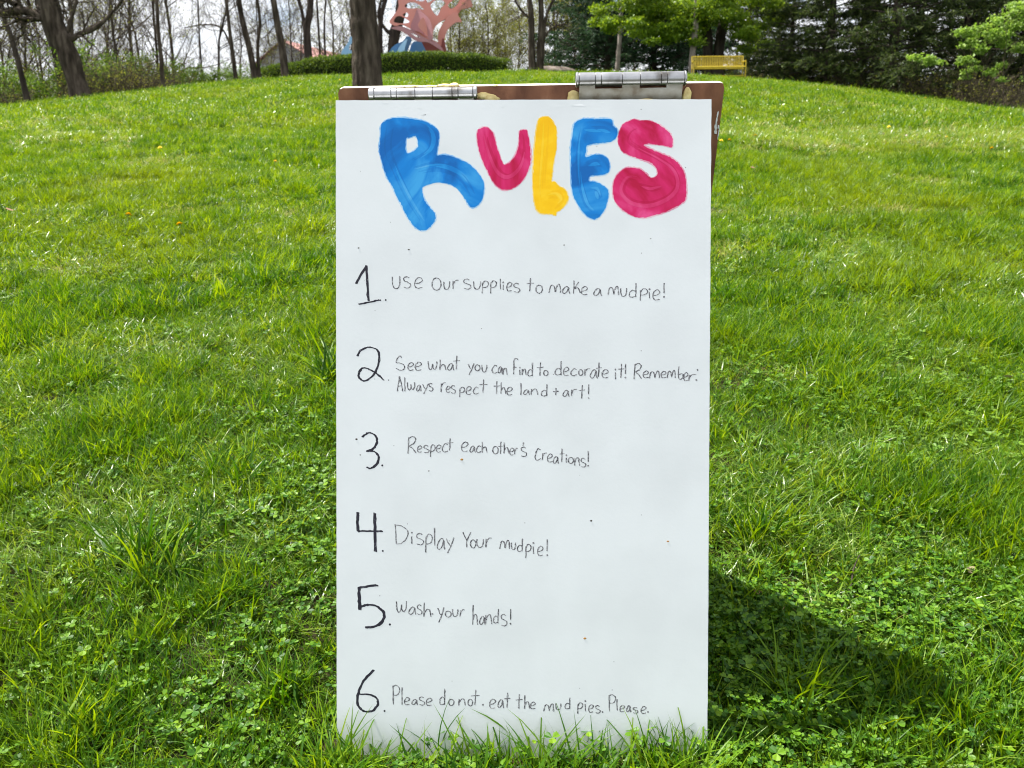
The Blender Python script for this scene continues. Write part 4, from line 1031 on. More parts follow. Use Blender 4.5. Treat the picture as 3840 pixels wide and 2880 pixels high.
FP = [far_proto(0, 401, 9, 300), far_proto(1, 402, 8, 1800), far_proto(2, 403, 10, 900, w=.11), far_proto(3, 404, 8, 9000, 'bud'), far_proto(4, 405, 9, 200, bark='bark_dark', w=.07)]
MARKS = [(40, 'the frame edge'), (105, 'the slim left-leaning tree'), (290, 'the great leaning tree'), (450, 'the long forked branch'), (610, 'the straight slender tree'), (750, 'the ivy covered stem'), (887, 'the arching-branch tree'), (965, 'the paired leaning trunks'), (1070, 'the tree before the hedge'), (1165, 'the barn'), (1380, 'the thick ridged trunk'),
         (1500, 'the blue sculpture'), (1650, 'the pink sculpture'), (1800, 'the hedge end'), (2010, 'the three-trunk tree'), (2100, 'the log'), (2280, 'the first pine'), (2318, 'the pale straight trunk'), (2450, 'the second pine'), (2592, 'the pale grey trunk'), (2691, 'the yellow bench'), (2860, 'the maple right side'), (3095, 'the first spruce'), (3332, 'the middle spruce'), (3590, 'the hidden spruce'), (3760, 'the bright bush')]
USED = {}
def where(kind, px, Y):
    m = min(MARKS, key=lambda q: abs(q[0] - px)); d = px - m[0]
    side = 'behind' if abs(d) < 16 else ('just left of' if d > -45 else 'well left of') if d < 0 else ('just right of' if d < 45 else 'well right of')
    deep = 'by the grass' if Y < 32 else 'a row back' if Y < 38 else 'further back' if Y < 48 else 'deep in the wood'
    for extra in ('', 'tall ', 'thin ', 'small '):
        t = '%s%s %s %s, %s' % (extra, kind, side, m[1], deep)
        if t not in USED: break
    USED[t] = 1
    return t
def far_tree(k, px, Y, rz, sc, label, group):
    label = where(label, px, Y)
    t = thing('bare_tree', label, 'tree', at(px, Y), (0, 0, rz), group); t.scale = (sc,) * 3
    for nm, me_ in zip(('trunk', 'crown'), FP[k]): link(nm, me_, t)
r = rng(77)
GL = ('bare tree', 'slender bare trees in the thicket behind the left of the lawn')
for px, Y in [(20, 31), (60, 37), (130, 34), (165, 42), (255, 36), (325, 33), (345, 45), (395, 38), (430, 33), (470, 45), (500, 36), (545, 42), (640, 47), (680, 39), (720, 56), (835, 44), (905, 50), (1000, 47), (-60, 33), (-130, 38), (290, 52), (90, 50), (410, 55), (560, 60), (350, 62), (620, 64), (225, 48)]:
    far_tree([0, 4, 1, 2, 0, 4][r.integers(0, 6)], px, Y, r.uniform(0, 6.28), r.uniform(.75, 1.05), *GL)
GM = ('bare far tree', 'bare trees beyond the hedge')
for px, Y in [(1085, 55), (1130, 60), (1250, 56), (1290, 62), (1330, 54), (1545, 60), (1600, 66), (1660, 58), (1020, 70), (1065, 64), (1200, 72), (1420, 70), (1700, 72)]:
    far_tree([0, 2, 4, 1][r.integers(0, 4)], px, Y, r.uniform(0, 6.28), r.uniform(.85, 1.15), *GM)
GW = ('pale green budding tree', 'pale budding trees right of the sculpture')
for px, Y in [(1720, 50), (1790, 56), (1840, 48), (1900, 54), (1950, 50), (1760, 64), (1870, 62)]:
    far_tree(3, px, Y, r.uniform(0, 6.28), r.uniform(.75, 1.0), *GW)
GR = ('hazy budding tree', 'budding trees left of the pines')
for px, Y in [(2070, 46), (2110, 54), (2150, 48)]:
    far_tree(3 if px != 2110 else 1, px, Y, r.uniform(0, 6.28), r.uniform(.8, 1.0), *GR)
GB = ('background tree', 'bare trees behind the conifers')
for px, Y in [(2230, 60), (2380, 56), (2520, 58), (2830, 52), (2900, 58), (2300, 66), (2460, 66), (2650, 60), (2740, 54), (3020, 54), (3100, 50), (3340, 52), (3560, 48), (3200, 48), (3450, 46), (3700, 44), (3840, 42)]:
    far_tree([0, 4, 2][r.integers(0, 3)], px, Y, r.uniform(0, 6.28), r.uniform(.8, 1.0), *GB)

# conifers ----------------------------------------------------------
def conifer_meshes(seed, H, Rb, z0, nb, mat, droop, card, per, shoot, asp=.32, trunk_r=.17, layers=None):
    r = rng(seed); T, C = Acc(), Acc()
    P = np.array([[0, 0, -.3], [.02, 0, H * .3], [0, .03, H * .7], [0, 0, H]])[None]; R = np.array([[trunk_r * 1.25, trunk_r * .8, trunk_r * .4, .02]])
    V, F = tubes(catmull(P[0], False, 4)[None], np.interp(np.linspace(0, 1, 13), [0, .33, .66, 1], R[0])[None], 9); T.add(V, F)
    t = r.random(nb) ** 1.25; z = z0 + (H - z0) * t
    if layers: z = np.round(z / layers) * layers + r.normal(0, .07, nb); z = np.clip(z, z0, H)
    tt = (z - z0) / (H - z0)
    az = r.uniform(0, 6.283, nb); L = (Rb * (1 - tt) ** .85 + .25) * r.uniform(.7, 1.1, nb)
    D = np.stack([np.cos(az), np.sin(az), .12 + .5 * tt + r.normal(0, .08, nb)], -1)
    S0 = np.stack([0 * z, 0 * z, z], -1)
    P1, R1 = grow(r, S0, D, L, .008 + .009 * L, 7, .05, -droop, .15); V, F = tubes(P1, R1, 4); T.add(V, F)
    S1, D1, L1, rd = branch(r, P1, R1, L, per, .12, (40, 70), shoot, .4, 1.0, flat=.0)
    # shoots lie close to the branch's plane
    D1[:, 2] = D1[:, 2] * .25 - .10; P2, R2 = grow(r, S1, D1, np.clip(L1, .15, 1.2), np.full(len(S1), .006), 4, .10, -.06); V, F = tubes(P2, R2, 3); T.add(V, F)
    m = card[1]; n2 = len(P2); k = np.repeat(np.arange(n2), m); u = r.random(len(k)) * 2.99; i = u.astype(int); w = (u - i)[:, None]
    c = P2[k, i] * (1 - w) + P2[k, i + 1] * w; dr = nrm(P2[k, i + 1] - P2[k, i]) + r.normal(0, .35, (len(k), 3))
    c = c + dr * card[0] * .3 + r.normal(0, .02, c.shape)
    V, F = cards(r, c, r.uniform(.6, 1.3, len(c)) * card[0], asp, .6, nrm(dr)); C.add(V, F)
    return T.mesh('trunk', M['bark_dark'], True), C.mesh('crown', M[mat])
def put(name, cat, label, meshes, px, Y, rz=0, sc=1, group=None, names=('trunk', 'crown')):
    t = thing(name, label, cat, at(px, Y), (0, 0, rz), group); t.scale = (sc,) * 3
    for nm, me_ in zip(names, meshes): link(nm, me_, t)
    return t
SP1 = conifer_meshes(501, 8, 3.1, .35, 150, 'spruce', .045, (.17, 14), 20, (.14, .32), .20)
SP2 = conifer_meshes(502, 9, 3.4, .5, 160, 'spruce', .06, (.17, 14), 20, (.14, .32), .20)
put('spruce_tree', 'tree', 'dark spruce with layered boughs nearest the yellow bench', SP1, 3095, 31, .3, 1.0)
put('spruce_tree', 'tree', 'dark spruce in the middle of the row right of the bench, trunk showing low down', SP2, 3332, 29.5, 1.9, 1.0)
put('spruce_tree', 'tree', 'dark spruce half hidden behind the bright leaved bush', SP1, 3590, 30, 3.1, .95)
put('spruce_tree', 'tree', 'dark spruce behind the other conifers, beyond the gap right of the bench', SP2, 2950, 42, 4.0, .9)
put('spruce_tree', 'tree', 'dark spruce at the far right end of the conifers', SP2, 3800, 29, 5.2, .9)
put('spruce_tree', 'tree', 'spruce set back between two nearer spruces', SP1, 3210, 40, 2.2, .95)
PN = conifer_meshes(503, 8, 3.6, .8, 150, 'pine', .01, (.22, 13), 18, (.15, .34), .17, .17)
put('pine_tree', 'tree', 'dark blue green pine with a bare black trunk beside the log', PN, 2277, 40, .4, 1.0)
put('pine_tree', 'tree', 'dark blue green pine behind the maple leaves', PN, 2447, 41, 2.6, 1.0)
put('pine_tree', 'tree', 'dark pine behind the maple trunks and bench', PN, 2600, 46, 4.1, .9)
put('pine_tree', 'tree', 'dark pine at the left of the pine group, overhanging the log', PN, 2190, 47, 5.3, .9)
put('spruce_tree', 'tree', 'spruce filling the gap behind the yellow bench', SP2, 2790, 46, 1.0, .95)
put('spruce_tree', 'tree', 'spruce deep behind the middle spruce', SP1, 3420, 38, 0.4, .95)
put('spruce_tree', 'tree', 'spruce deep behind the bright bush', SP2, 3680, 37, 3.4, .95)
bare_tree('pale straight trunk in front of the pines', [([(2313, 262), (2320, 190), (2328, 90), (2330, 0)], (17, 12))], 37, 330, 5, 4, 3, 8, bark='bark_pale', tmin=.6)
bare_tree('pale grey trunk just left of the yellow bench', [([(2592, 272), (2598, 190), (2608, 100), (2612, 0)], (24, 16))], 31.5, 331, 5, 4, 3, 8, bark='bark_pale', tmin=.6)

# shrubs ------------------------------------------------------------
def shrub_meshes(seed, H, W, stems, leaves, mat, size, z0=.1):
    r = rng(seed); T, C = Acc(), Acc()
    S0 = np.stack([r.normal(0, W * .2, stems), r.normal(0, W * .2, stems), np.full(stems, -.1)], -1)
    D = np.stack([r.normal(0, .45, stems), r.normal(0, .45, stems), np.ones(stems)], -1)
    L = r.uniform(.6, 1.1, stems) * H
    P1, R1 = grow(r, S0, D, L, np.full(stems, .018), 6, .16, .03); V, F = tubes(P1, R1, 4); T.add(V, F)
    S0, D, L2, rd = branch(r, P1, R1, L, 8, .1, (25, 65), (.25, .5), .5)
    P2, R2 = grow(r, S0, D, L2, np.maximum(rd, .006), 4, .22, .02); V, F = tubes(P2, R2, 3); T.add(V, F)
    S0, D, L3, rd = branch(r, P2, R2, L2, 3, .1, (25, 65), (.35, .6), .6)
    P3, R3 = grow(r, S0, D, L3, np.full(len(S0), .004), 3, .22, .02); V, F = tubes(P3, R3, 3); T.add(V, F)
    if leaves:
        tp = np.concatenate([P2[:, 1:].reshape(-1, 3), P3.reshape(-1, 3)]); tp = tp[r.integers(0, len(tp), leaves)] + r.normal(0, .06, (leaves, 3))
        V, F = cards(r, tp, r.uniform(.6, 1.3, leaves) * size, .65, .6); C.add(V, F)
        return T.mesh('stem', M['twig']), C.mesh('foliage', M[mat])
    return (T.mesh('stem', M['twig']),)
SH = [shrub_meshes(601, 1.7, 1.2, 14, 5000, 'shrub_leaf', .07), shrub_meshes(602, 1.3, 1.5, 16, 4200, 'shrub_leaf', .06), shrub_meshes(603, 2.0, 1.0, 12, 2600, 'bud', .06), shrub_meshes(604, 1.3, 1.6, 30, 700, 'bud', .05)]
SN = ('stem', 'foliage')
GS = ('leafy green shrub in the undergrowth at the left edge of the lawn', 'shrubs along the left edge of the lawn')
for px, Y, k in [(-80, 28, 0), (10, 28, 1), (70, 28.5, 0), (150, 29.5, 1), (215, 31, 0), (330, 29.5, 0), (395, 30.5, 1), (450, 31.5, 0), (520, 32.5, 1), (575, 35, 0), (40, 33, 2), (120, 35, 2), (280, 36, 2), (430, 38, 2), (640, 37, 1), (700, 38, 0), (745, 40, 1), (790, 41, 0), (830, 38, 1), (870, 40, 0), (905, 42, 1), (945, 42, 0), (985, 44, 1), (660, 44, 2), (820, 50, 2), (890, 48, 2), (350, 42, 0), (500, 42, 0), (590, 44, 0), (200, 40, 0), (60, 42, 0)]:
    put('shrub', 'shrub', where(['bushy green shrub', 'low green shrub', 'tall yellowish shrub'][k], px, Y), SH[k], px, Y, r.uniform(0, 6.28), r.uniform(.8, 1.15), GS[1], SN)
GD = ('brown twiggy brush under the trees at the lawn edge', 'brown brush under the trees')
for px, Y in [(380, 28.2), (440, 29), (500, 29.6), (560, 30.4), (20, 27), (300, 28), (640, 33), (2860, 33.5), (2930, 33), (3000, 31.5), (3180, 30.2), (3260, 29.6), (3420, 28.6), (3500, 28.2), (3560, 27.8), (3640, 27), (3720, 26.6), (3800, 26.2), (3880, 26), (2820, 36), (2500, 44), (2380, 44), (3040, 36), (3360, 34), (3480, 34)]:
    put('brush', 'shrub', where('brown twiggy brush', px, Y), SH[3], px, Y, r.uniform(0, 6.28), r.uniform(.8, 1.1), GD[1], SN)
GP = ('low shrub behind the hedge and under the far trees', 'low shrubs beyond the crest of the lawn')
for px, Y in [(1990, 44), (2080, 44), (2170, 46), (2240, 47), (2350, 48), (2420, 48), (2560, 47), (1930, 48), (2750, 42), (2700, 44)]:
    put('shrub', 'shrub', where('low shrub beyond the crest', px, Y), SH[[0, 1, 2][r.integers(0, 3)]], px, Y, r.uniform(0, 6.28), r.uniform(.6, .8), GP[1], SN)
bb = thing('shrub', 'tall bush of bright pale green leaves in front of the last spruces', 'shrub', at(3760, 25))
og = bb.location
rb_ = rng(611)
bc = []
for (x0, x1, y0, y1, n_, sz) in [(3600, 3760, 95, 150, 9, .13), (3700, 3860, 60, 190, 16, .15), (3750, 3860, 0, 60, 6, .14), (3570, 3680, 170, 215, 6, .10), (3420, 3560, 200, 240, 6, .07), (3600, 3850, 220, 350, 14, .07), (3860, 4000, 0, 300, 14, .16)]:
    for _ in range(n_): bc.append(pc(rb_.uniform(x0, x1), rb_.uniform(y0, y1), 25 + rb_.uniform(-.4, .7), sz * 1.5, sz * 1.5, sz * .7, og))
crown_cloud(bb, bc, 6500, .095, 'bright_leaf', 610, .07)
link('stem', shrub_meshes(606, 2.6, 1.6, 18, 0, None, 0)[0], bb)

# hedge -------------------------------------------------------------
hg = thing('hedge', 'long clipped dark green hedge curving along the crest of the lawn', 'hedge')
r = rng(701)
hpx = np.linspace(985, 1893, 60)
HC = []
for px in hpx:
    u = (px - 1440) / 455; Yh = 37.5 + 2.4 * u * u * (1 if px > 1440 else .9); HC.append(at(px, Yh))
HC = np.array([list(p) for p in HC]); HH, HW = 1.06, .55
hh_ = HH * (1 - .10 * np.abs((hpx - 1440) / 455) ** 3) + .02 * np.sin(hpx / 23)
prof = np.array([(-1, 0), (-1.04, .55), (-.95, .85), (-.7, 1), (0, 1.03), (.7, 1), (.95, .85), (1.04, .55), (1, 0)])
tn = nrm(np.gradient(HC[:, :2], axis=0)); nn_ = np.stack([tn[:, 1], -tn[:, 0]], -1)
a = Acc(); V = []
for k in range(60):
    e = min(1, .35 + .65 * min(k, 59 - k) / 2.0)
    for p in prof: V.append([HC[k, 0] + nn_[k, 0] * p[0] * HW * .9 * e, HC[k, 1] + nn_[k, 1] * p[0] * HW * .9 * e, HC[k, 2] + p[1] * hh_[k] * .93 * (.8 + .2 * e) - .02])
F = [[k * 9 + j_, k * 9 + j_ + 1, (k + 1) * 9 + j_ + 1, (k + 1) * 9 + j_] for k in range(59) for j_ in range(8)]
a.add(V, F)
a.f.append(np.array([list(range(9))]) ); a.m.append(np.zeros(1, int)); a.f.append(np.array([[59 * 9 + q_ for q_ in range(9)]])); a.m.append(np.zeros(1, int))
link('dark_core', a.mesh('hedge_core', M['hedge_core'], True), hg)  # one solid dark core under the leaf layer
NL = 42000; kf = r.uniform(0, 58.99, NL); ki = kf.astype(int); kw = (kf - ki)[:, None]
pu = r.uniform(0, 7.99, NL); pi_ = pu.astype(int); pw = (pu - pi_)[:, None]
pr = prof[pi_] * (1 - pw) + prof[pi_ + 1] * pw
c = HC[ki] * (1 - kw) + HC[ki + 1] * kw; nv = nn_[ki]; hk = hh_[ki]
lump = (fbm(kf * 2.2, pu * 1.5, 5) - .5) * .16
off = (1 + lump + r.normal(0, .035, NL))
p = np.stack([c[:, 0] + nv[:, 0] * pr[:, 0] * HW * off, c[:, 1] + nv[:, 1] * pr[:, 0] * HW * off, c[:, 2] + pr[:, 1] * hk * (1 + lump * .5 + r.normal(0, .03, NL))], -1)
outw = nrm(np.stack([nv[:, 0] * pr[:, 0], nv[:, 1] * pr[:, 0], (pr[:, 1] - .5) * 1.5], -1))
a = Acc(); V, F = cards(r, p, r.uniform(.5, 1.4, NL) * .075, .4, .2, outw); a.add(V, F)
link('foliage', a.mesh('hedge_foliage', M['hedge']), hg)

# bench -------------------------------------------------------------
M['bench'] = noisy('yellow_powder_coat', [(.30, .22, .006), (.39, .29, .010)], 8, 3, .5, spec=.4)
bn = thing('park_bench', 'yellow metal slatted park bench standing at the wood edge under the maple', 'bench', at(2691, 27.9), (0, 0, math.radians(-3))); bn.scale = (.925,) * 3; bn.location.z += .03
BWd = 1.80
def bar(A, B, w, d=None, name='bar', parent=bn, mat='bench'):
    A, B = np.array(A, float), np.array(B, float); a = Acc(); V, F = tubes(np.array([[A, (A + B) / 2, B]]), np.full((1, 3), w), 8 if d is None else 4); a.add(V, F)
    return link(name, a.mesh(name, M[mat]), parent)
ba = np.radians(14)
nsl = 29
for k in range(nsl):
    x_ = -BWd / 2 + .06 + k * (BWd - .12) / (nsl - 1)
    P = np.array([[x_, -.28, .425], [x_, -.25, .44], [x_, -.0, .415], [x_, .14, .42], [x_, .17, .46], [x_, .20, .60], [x_, .245, .80], [x_, .255, .835]])
    t_ = nrm(np.gradient(P, axis=0)); nrmv = np.stack([0 * t_[:, 0], -t_[:, 2], t_[:, 1]], -1)
    V = np.concatenate([P + [.019, 0, 0] + nrmv * .003, P + [-.019, 0, 0] + nrmv * .003, P + [-.019, 0, 0] - nrmv * .003, P + [.019, 0, 0] - nrmv * .003]); n_ = 8
    F = [[a_ * n_ + q_, a_ * n_ + q_ + 1, ((a_ + 1) % 4) * n_ + q_ + 1, ((a_ + 1) % 4) * n_ + q_] for a_ in range(4) for q_ in range(n_ - 1)]
    if k == 0: bs = Acc(); bs.add(V - [x_, 0, 0], F); bsm = bs.mesh('slat', M['bench'])
    link('slat', bsm, bn, (x_, 0, 0))
bar((-BWd / 2, .257, .84), (BWd / 2, .257, .84), .018, name='top_rail')
bar((-BWd / 2, -.275, .412), (BWd / 2, -.275, .412), .018, name='seat_rail')
bar((-BWd / 2, .15, .405), (BWd / 2, .15, .405), .018, name='seat_rail')
bar((-BWd / 2, -.05, .14), (BWd / 2, -.05, .14), .016, name='stretcher')
for s in (-1, 1):
    x_ = s * BWd / 2
    bar((x_, -.26, -.05), (x_, -.27, .62), .022, name='leg')
    bar((x_, .26, -.05), (x_, .15, .42), .022, name='leg')
    bar((x_, .15, .40), (x_, .26, .85), .022, name='back_post')
    bar((x_, -.30, .62), (x_, .20, .63), .024, name='armrest')

# log ---------------------------------------------------------------
M['log'] = noisy('weathered_log', [(.07, .055, .045), (.17, .14, .12), (.26, .22, .19)], 5, 6, .95, .8, 14, .03, (.3, 1, 1), [.3, .52, .72], spec=.1)
M['log_end'] = noisy('sawn_log_end', [(.34, .24, .13), (.46, .36, .22)], 9, 4, .9)
lg = thing('fallen_log', 'weathered grey log lying on the grass beside the three-trunk tree', 'log', at(2096, 36.5))
r = rng(88); K, S = 22, 24; xs_ = np.linspace(-.78, .78, K); a = Acc()
an = np.arange(S) / S * 2 * np.pi; V = []
for k, x_ in enumerate(xs_):
    rr_ = np.interp(x_, [-.78, -.4, .2, .6, .78], [.26, .28, .24, .16, .07])
    for q_ in an:
        nse = 1 + .16 * (float(fbm(x_ * 3, q_ * 1.8, 12)) - .5) + .06 * math.sin(q_ * 7 + x_ * 2)
        V.append([x_, math.cos(q_) * rr_ * nse * 1.1, .20 + math.sin(q_) * rr_ * nse])
F = [[k * S + s_, k * S + (s_ + 1) % S, (k + 1) * S + (s_ + 1) % S, (k + 1) * S + s_] for k in range(K - 1) for s_ in range(S)]
a.add(V, F); a.f.append(np.array([[(K - 1) * S + s_ for s_ in range(S)]])); a.m.append(np.zeros(1, int))
link('log_bark', a.mesh('log', M['log'], True), lg)
a = Acc(); a.v.append(np.array(V[:S]) * [1, .96, 1] + [-.004, 0, 0]); a.f.append(np.array([list(range(S - 1, -1, -1))])); a.m.append(np.zeros(1, int)); a.n = S
link('sawn_end', a.mesh('log_end', M['log_end']), lg)

# barn --------------------------------------------------------------
M['barn'] = noisy('weathered_barn_boards', [(.20, .21, .24), (.34, .35, .38), (.42, .43, .46)], 6, 4, .9, stretch=(6, 1, .15), pos=[.3, .5, .7])
M['barn_roof'] = noisy('faded_red_roof', [(.26, .12, .11), (.36, .19, .17)], 4, 4, .8)
bpos = at(1088, 66); apex = on_plane_y(1083, 155, 66)
br = thing('barn', 'grey board barn with faded red roof showing above the hedge', 'barn', bpos, (0, 0, math.radians(-26)))
hz = apex.z - bpos.z; hw = 2.9; ez = hz - 1.55; LB = 8.0
gab = [(-hw, -.5), (hw, -.5), (hw, ez), (0, hz), (-hw, ez)]
for yy, nm in ((0, 'gable_wall'), (LB - .12, 'gable_wall')):
    V, T, Q = extrude_poly([gab], .12, lambda x_, z_, d: (x_, yy + d, z_)); a = Acc(); a.add(V, T); a.add(V, Q)
    link(nm, a.mesh(nm, M['barn']), br)
for s in (-1, 1):
    a = Acc(); a.add(*box(s * (hw - .06), LB / 2, ez / 2 - .25, .12, LB - .26, ez + .4)); link('side_wall', a.mesh('side_wall', M['barn']), br)
    V, T, Q = extrude_poly([[(0, hz + .03), (s * (hw + .3), ez - .13), (s * (hw + .3), ez - .05), (0, hz + .12)]], LB + .6, lambda x_, z_, d: (x_, -.3 + d, z_))
    a = Acc(); a.add(V, T); a.add(V, Q); link('roof', a.mesh('roof', M['barn_roof']), br)

# sculptures --------------------------------------------------------
M['pink_metal'] = noisy('salmon_painted_metal', [(.58, .22, .19), (.66, .29, .24)], 2, 4, .55, spec=.35)
M['mauve_metal'] = noisy('mauve_painted_metal', [(.36, .17, .19), (.44, .22, .23)], 2, 4, .55, spec=.35)
M['red_metal'] = noisy('dark_red_painted_metal', [(.16, .035, .03), (.24, .06, .05)], 3, 4, .55, spec=.35)
M['blue_metal'] = noisy('blue_painted_metal', [(.05, .17, .36), (.09, .26, .50)], 2, 4, .5, spec=.35)
M['pale_blue_metal'] = noisy('pale_blue_painted_metal', [(.22, .44, .68), (.30, .54, .76)], 2, 4, .5, spec=.35)
A2 = zz(900, 0, 1000 / 2212)
def plate(parent, loops, Y, yaw, mat, name='plate', org=None, thick=.07, bend=0.0):
    L = [[tuple(q_) for q_ in catmull([A2(p) for p in lp_], True, 4)] for lp_ in loops]
    c = np.mean(np.array(L[0]), 0); cw = on_plane_y(c[0], c[1], Y)
    def t3(u, v, d):
        w = on_plane_y(u, v, Y); dx = w.x - cw.x
        y_ = d + dx * math.tan(yaw) + bend * dx * dx
        return (w.x - org.x, w.y + y_ - org.y, w.z - org.z)
    V, T, Q = extrude_poly(L, thick, t3)
    a = Acc(); a.add(V, T); a.add(V, Q)
    return link(name, a.mesh(name, M[mat]), parent)
ps = thing('sculpture', 'tall abstract sculpture of pierced pink metal plates behind the hedge', 'sculpture', at(1650, 43)); og = ps.location
plate(ps, [[(1345, -130), (1325, 60), (1290, 130), (1250, 200), (1300, 228), (1350, 215), (1430, 255), (1500, 300), (1590, 335), (1600, 260), (1630, 200), (1700, 150), (1790, 110), (1830, 60), (1880, 10), (1890, -130)],
           [(1370, 60), (1400, 30), (1450, 25), (1490, 45), (1525, 80), (1470, 72), (1410, 78)], [(1580, 50), (1605, 5), (1650, -15), (1700, 15), (1665, 60), (1630, 125)], [(1720, 30), (1770, -20), (1820, -40), (1800, 20), (1750, 60)], [(1560, 20), (1540, -30), (1590, -60), (1620, -30)], [(1285, 195), (1305, 150), (1350, 148), (1410, 188), (1350, 204)], [(1355, 130), (1390, 110), (1400, 140), (1380, 150)], [(1420, -40), (1470, -60), (1530, -30), (1520, 10), (1460, 5)]], 43, .25, 'pink_metal', org=og)
plate(ps, [[(1600, 425), (1590, 330), (1610, 330), (1640, 345), (1640, 290), (1655, 240), (1690, 180), (1740, 130), (1800, 105), (1815, 140), (1840, 190), (1790, 195), (1730, 240), (1700, 300), (1692, 360), (1700, 430)]], 42.7, -.35, 'pink_metal', org=og)
plate(ps, [[(1405, 200), (1440, 130), (1470, 65), (1520, 110), (1570, 160), (1600, 240), (1600, 345), (1540, 300), (1480, 260), (1420, 240)]], 42.4, -.6, 'mauve_metal', org=og)
plate(ps, [[(1480, 215), (1520, 145), (1545, 210), (1565, 305), (1530, 275)]], 42.1, .5, 'pink_metal', org=og)
plate(ps, [[(1255, 240), (1340, 222), (1430, 255), (1540, 315), (1640, 355), (1690, 425), (1640, 395), (1560, 350), (1470, 342), (1400, 300), (1340, 262)], [(1420, 275), (1450, 285), (1500, 310), (1460, 305)]], 42.0, .15, 'mauve_metal', org=og)
plate(ps, [[(1805, 112), (1835, 60), (1870, 10), (1900, -30), (1925, 30), (1890, 60), (1850, 80)]], 42.6, .9, 'pink_metal', org=og)
plate(ps, [[(1505, 340), (1560, 350), (1610, 365), (1660, 380), (1690, 400), (1700, 500), (1550, 500), (1540, 420)]], 42.8, -.2, 'red_metal', 'base_plate', og, .3)
plate(ps, [[(1675, 330), (1700, 345), (1708, 500), (1675, 500)]], 42.6, -.2, 'red_metal', 'base_plate', og, .2)
bs_ = thing('sculpture', 'blue metal plate sculpture with arched legs rising behind the hedge', 'sculpture', at(1500, 44.5)); og = bs_.location
plate(bs_, [[(850, 500), (850, 430), (875, 390), (900, 350), (912, 312), (940, 298), (968, 308), (990, 350), (1010, 420), (1020, 500)], [(905, 410), (915, 370), (940, 360), (945, 400), (960, 440), (930, 420)], [(948, 340), (962, 335), (968, 360), (955, 365)]], 44.5, .3, 'pale_blue_metal', org=og)
plate(bs_, [[(1240, 500), (1250, 425), (1290, 375), (1350, 340), (1385, 295), (1420, 320), (1400, 380), (1385, 430), (1370, 500)]], 44.2, .4, 'blue_metal', org=og)
plate(bs_, [[(1395, 500), (1410, 390), (1440, 345), (1500, 345), (1530, 370), (1550, 500), (1500, 500), (1480, 440), (1450, 500)]], 44.6, -.3, 'blue_metal', org=og)
plate(bs_, [[(1290, 500), (1310, 400), (1360, 345), (1390, 330), (1370, 400), (1340, 500)]], 43.8, -.5, 'pale_blue_metal', org=og)

# dandelions --------------------------------------------------------
M['dandelion'] = noisy('dandelion_petals', [(.75, .45, .01), (.85, .62, .02)], 60, 2, .7, spec=.2)
M['stalk'] = noisy('flower_stalk', [(.10, .17, .04), (.16, .22, .06)], 20, 2, .6)
def dand():
    a = Acc(); r = rng(9)
    for ring, (nn2, rad, h) in enumerate([(18, .018, .0), (15, .014, .004), (10, .009, .007), (6, .005, .009)]):
        for k in range(nn2):
            q_ = k / nn2 * 6.283 + ring * .2; d = np.array([math.cos(q_), math.sin(q_), 0]); s_ = np.array([-d[1], d[0], 0]) * .0022
            z_ = np.array([0, 0, h]); a.add([d * .001 + z_ - s_, d * .001 + z_ + s_, d * rad + z_ * 1.2 + s_, d * rad + z_ * 1.2 - s_], [[0, 1, 2, 3]])
    V, F = tubes(np.array([[[0, 0, -.006], [0, 0, -.002], [0, 0, .003]]]), np.array([[.002, .006, .006]]), 8); b_ = Acc(); b_.add(V, F)
    V, F = tubes(np.array([[[.004, .002, -.09], [.002, 0, -.04], [0, 0, -.003]]]), np.array([[.0016, .0015, .0015]]), 5); b_.add(V, F)
    return a.mesh('flower_head', M['dandelion']), b_.mesh('stalk', M['stalk'])
DM = dand()
DPOS = [(603, 587, 'nearer the woods on the left'), (1035, 643, 'well up the slope left of the sign'), (488, 858, 'in the middle of the left lawn'), (678, 897, 'in the thicker grass of the left lawn'), (457, 487, 'high on the left lawn'), (2703, 559, 'touching the right edge of the sign'), (2733, 557, 'second of the pair beside the sign'), (2831, 539, 'in the pale band right of the sign'), (3075, 480, 'above the pale grass band'), (3331, 502, 'at the upper rim of the pale band'),
        (3546, 543, 'among the pale grass near the right side'), (3468, 383, 'near the spruces'), (3715, 588, 'below the pale band near the right side'), (2932, 400, 'high on the right lawn'), (3684, 400, 'close to the brush on the right'), (1275, 315, 'beside the trunk behind the sign'), (1072, 318, 'on the crest of the left lawn'), (1312, 288, 'just below the hedge')]
for k, (px, py, w) in enumerate(DPOS):
    g0 = ground_hit(px, py)
    t = thing('dandelion', 'small yellow dandelion ' + w, 'flower', g0 + Vector((0, 0, .085 if g0.y < 12 else .10)), (.35, .1, k * 1.3), 'dandelions in the lawn'); t.scale = (1.15,) * 3 if g0.y < 12 else (1.5,) * 3
    link('flower_head', DM[0], t); link('stalk', DM[1], t)
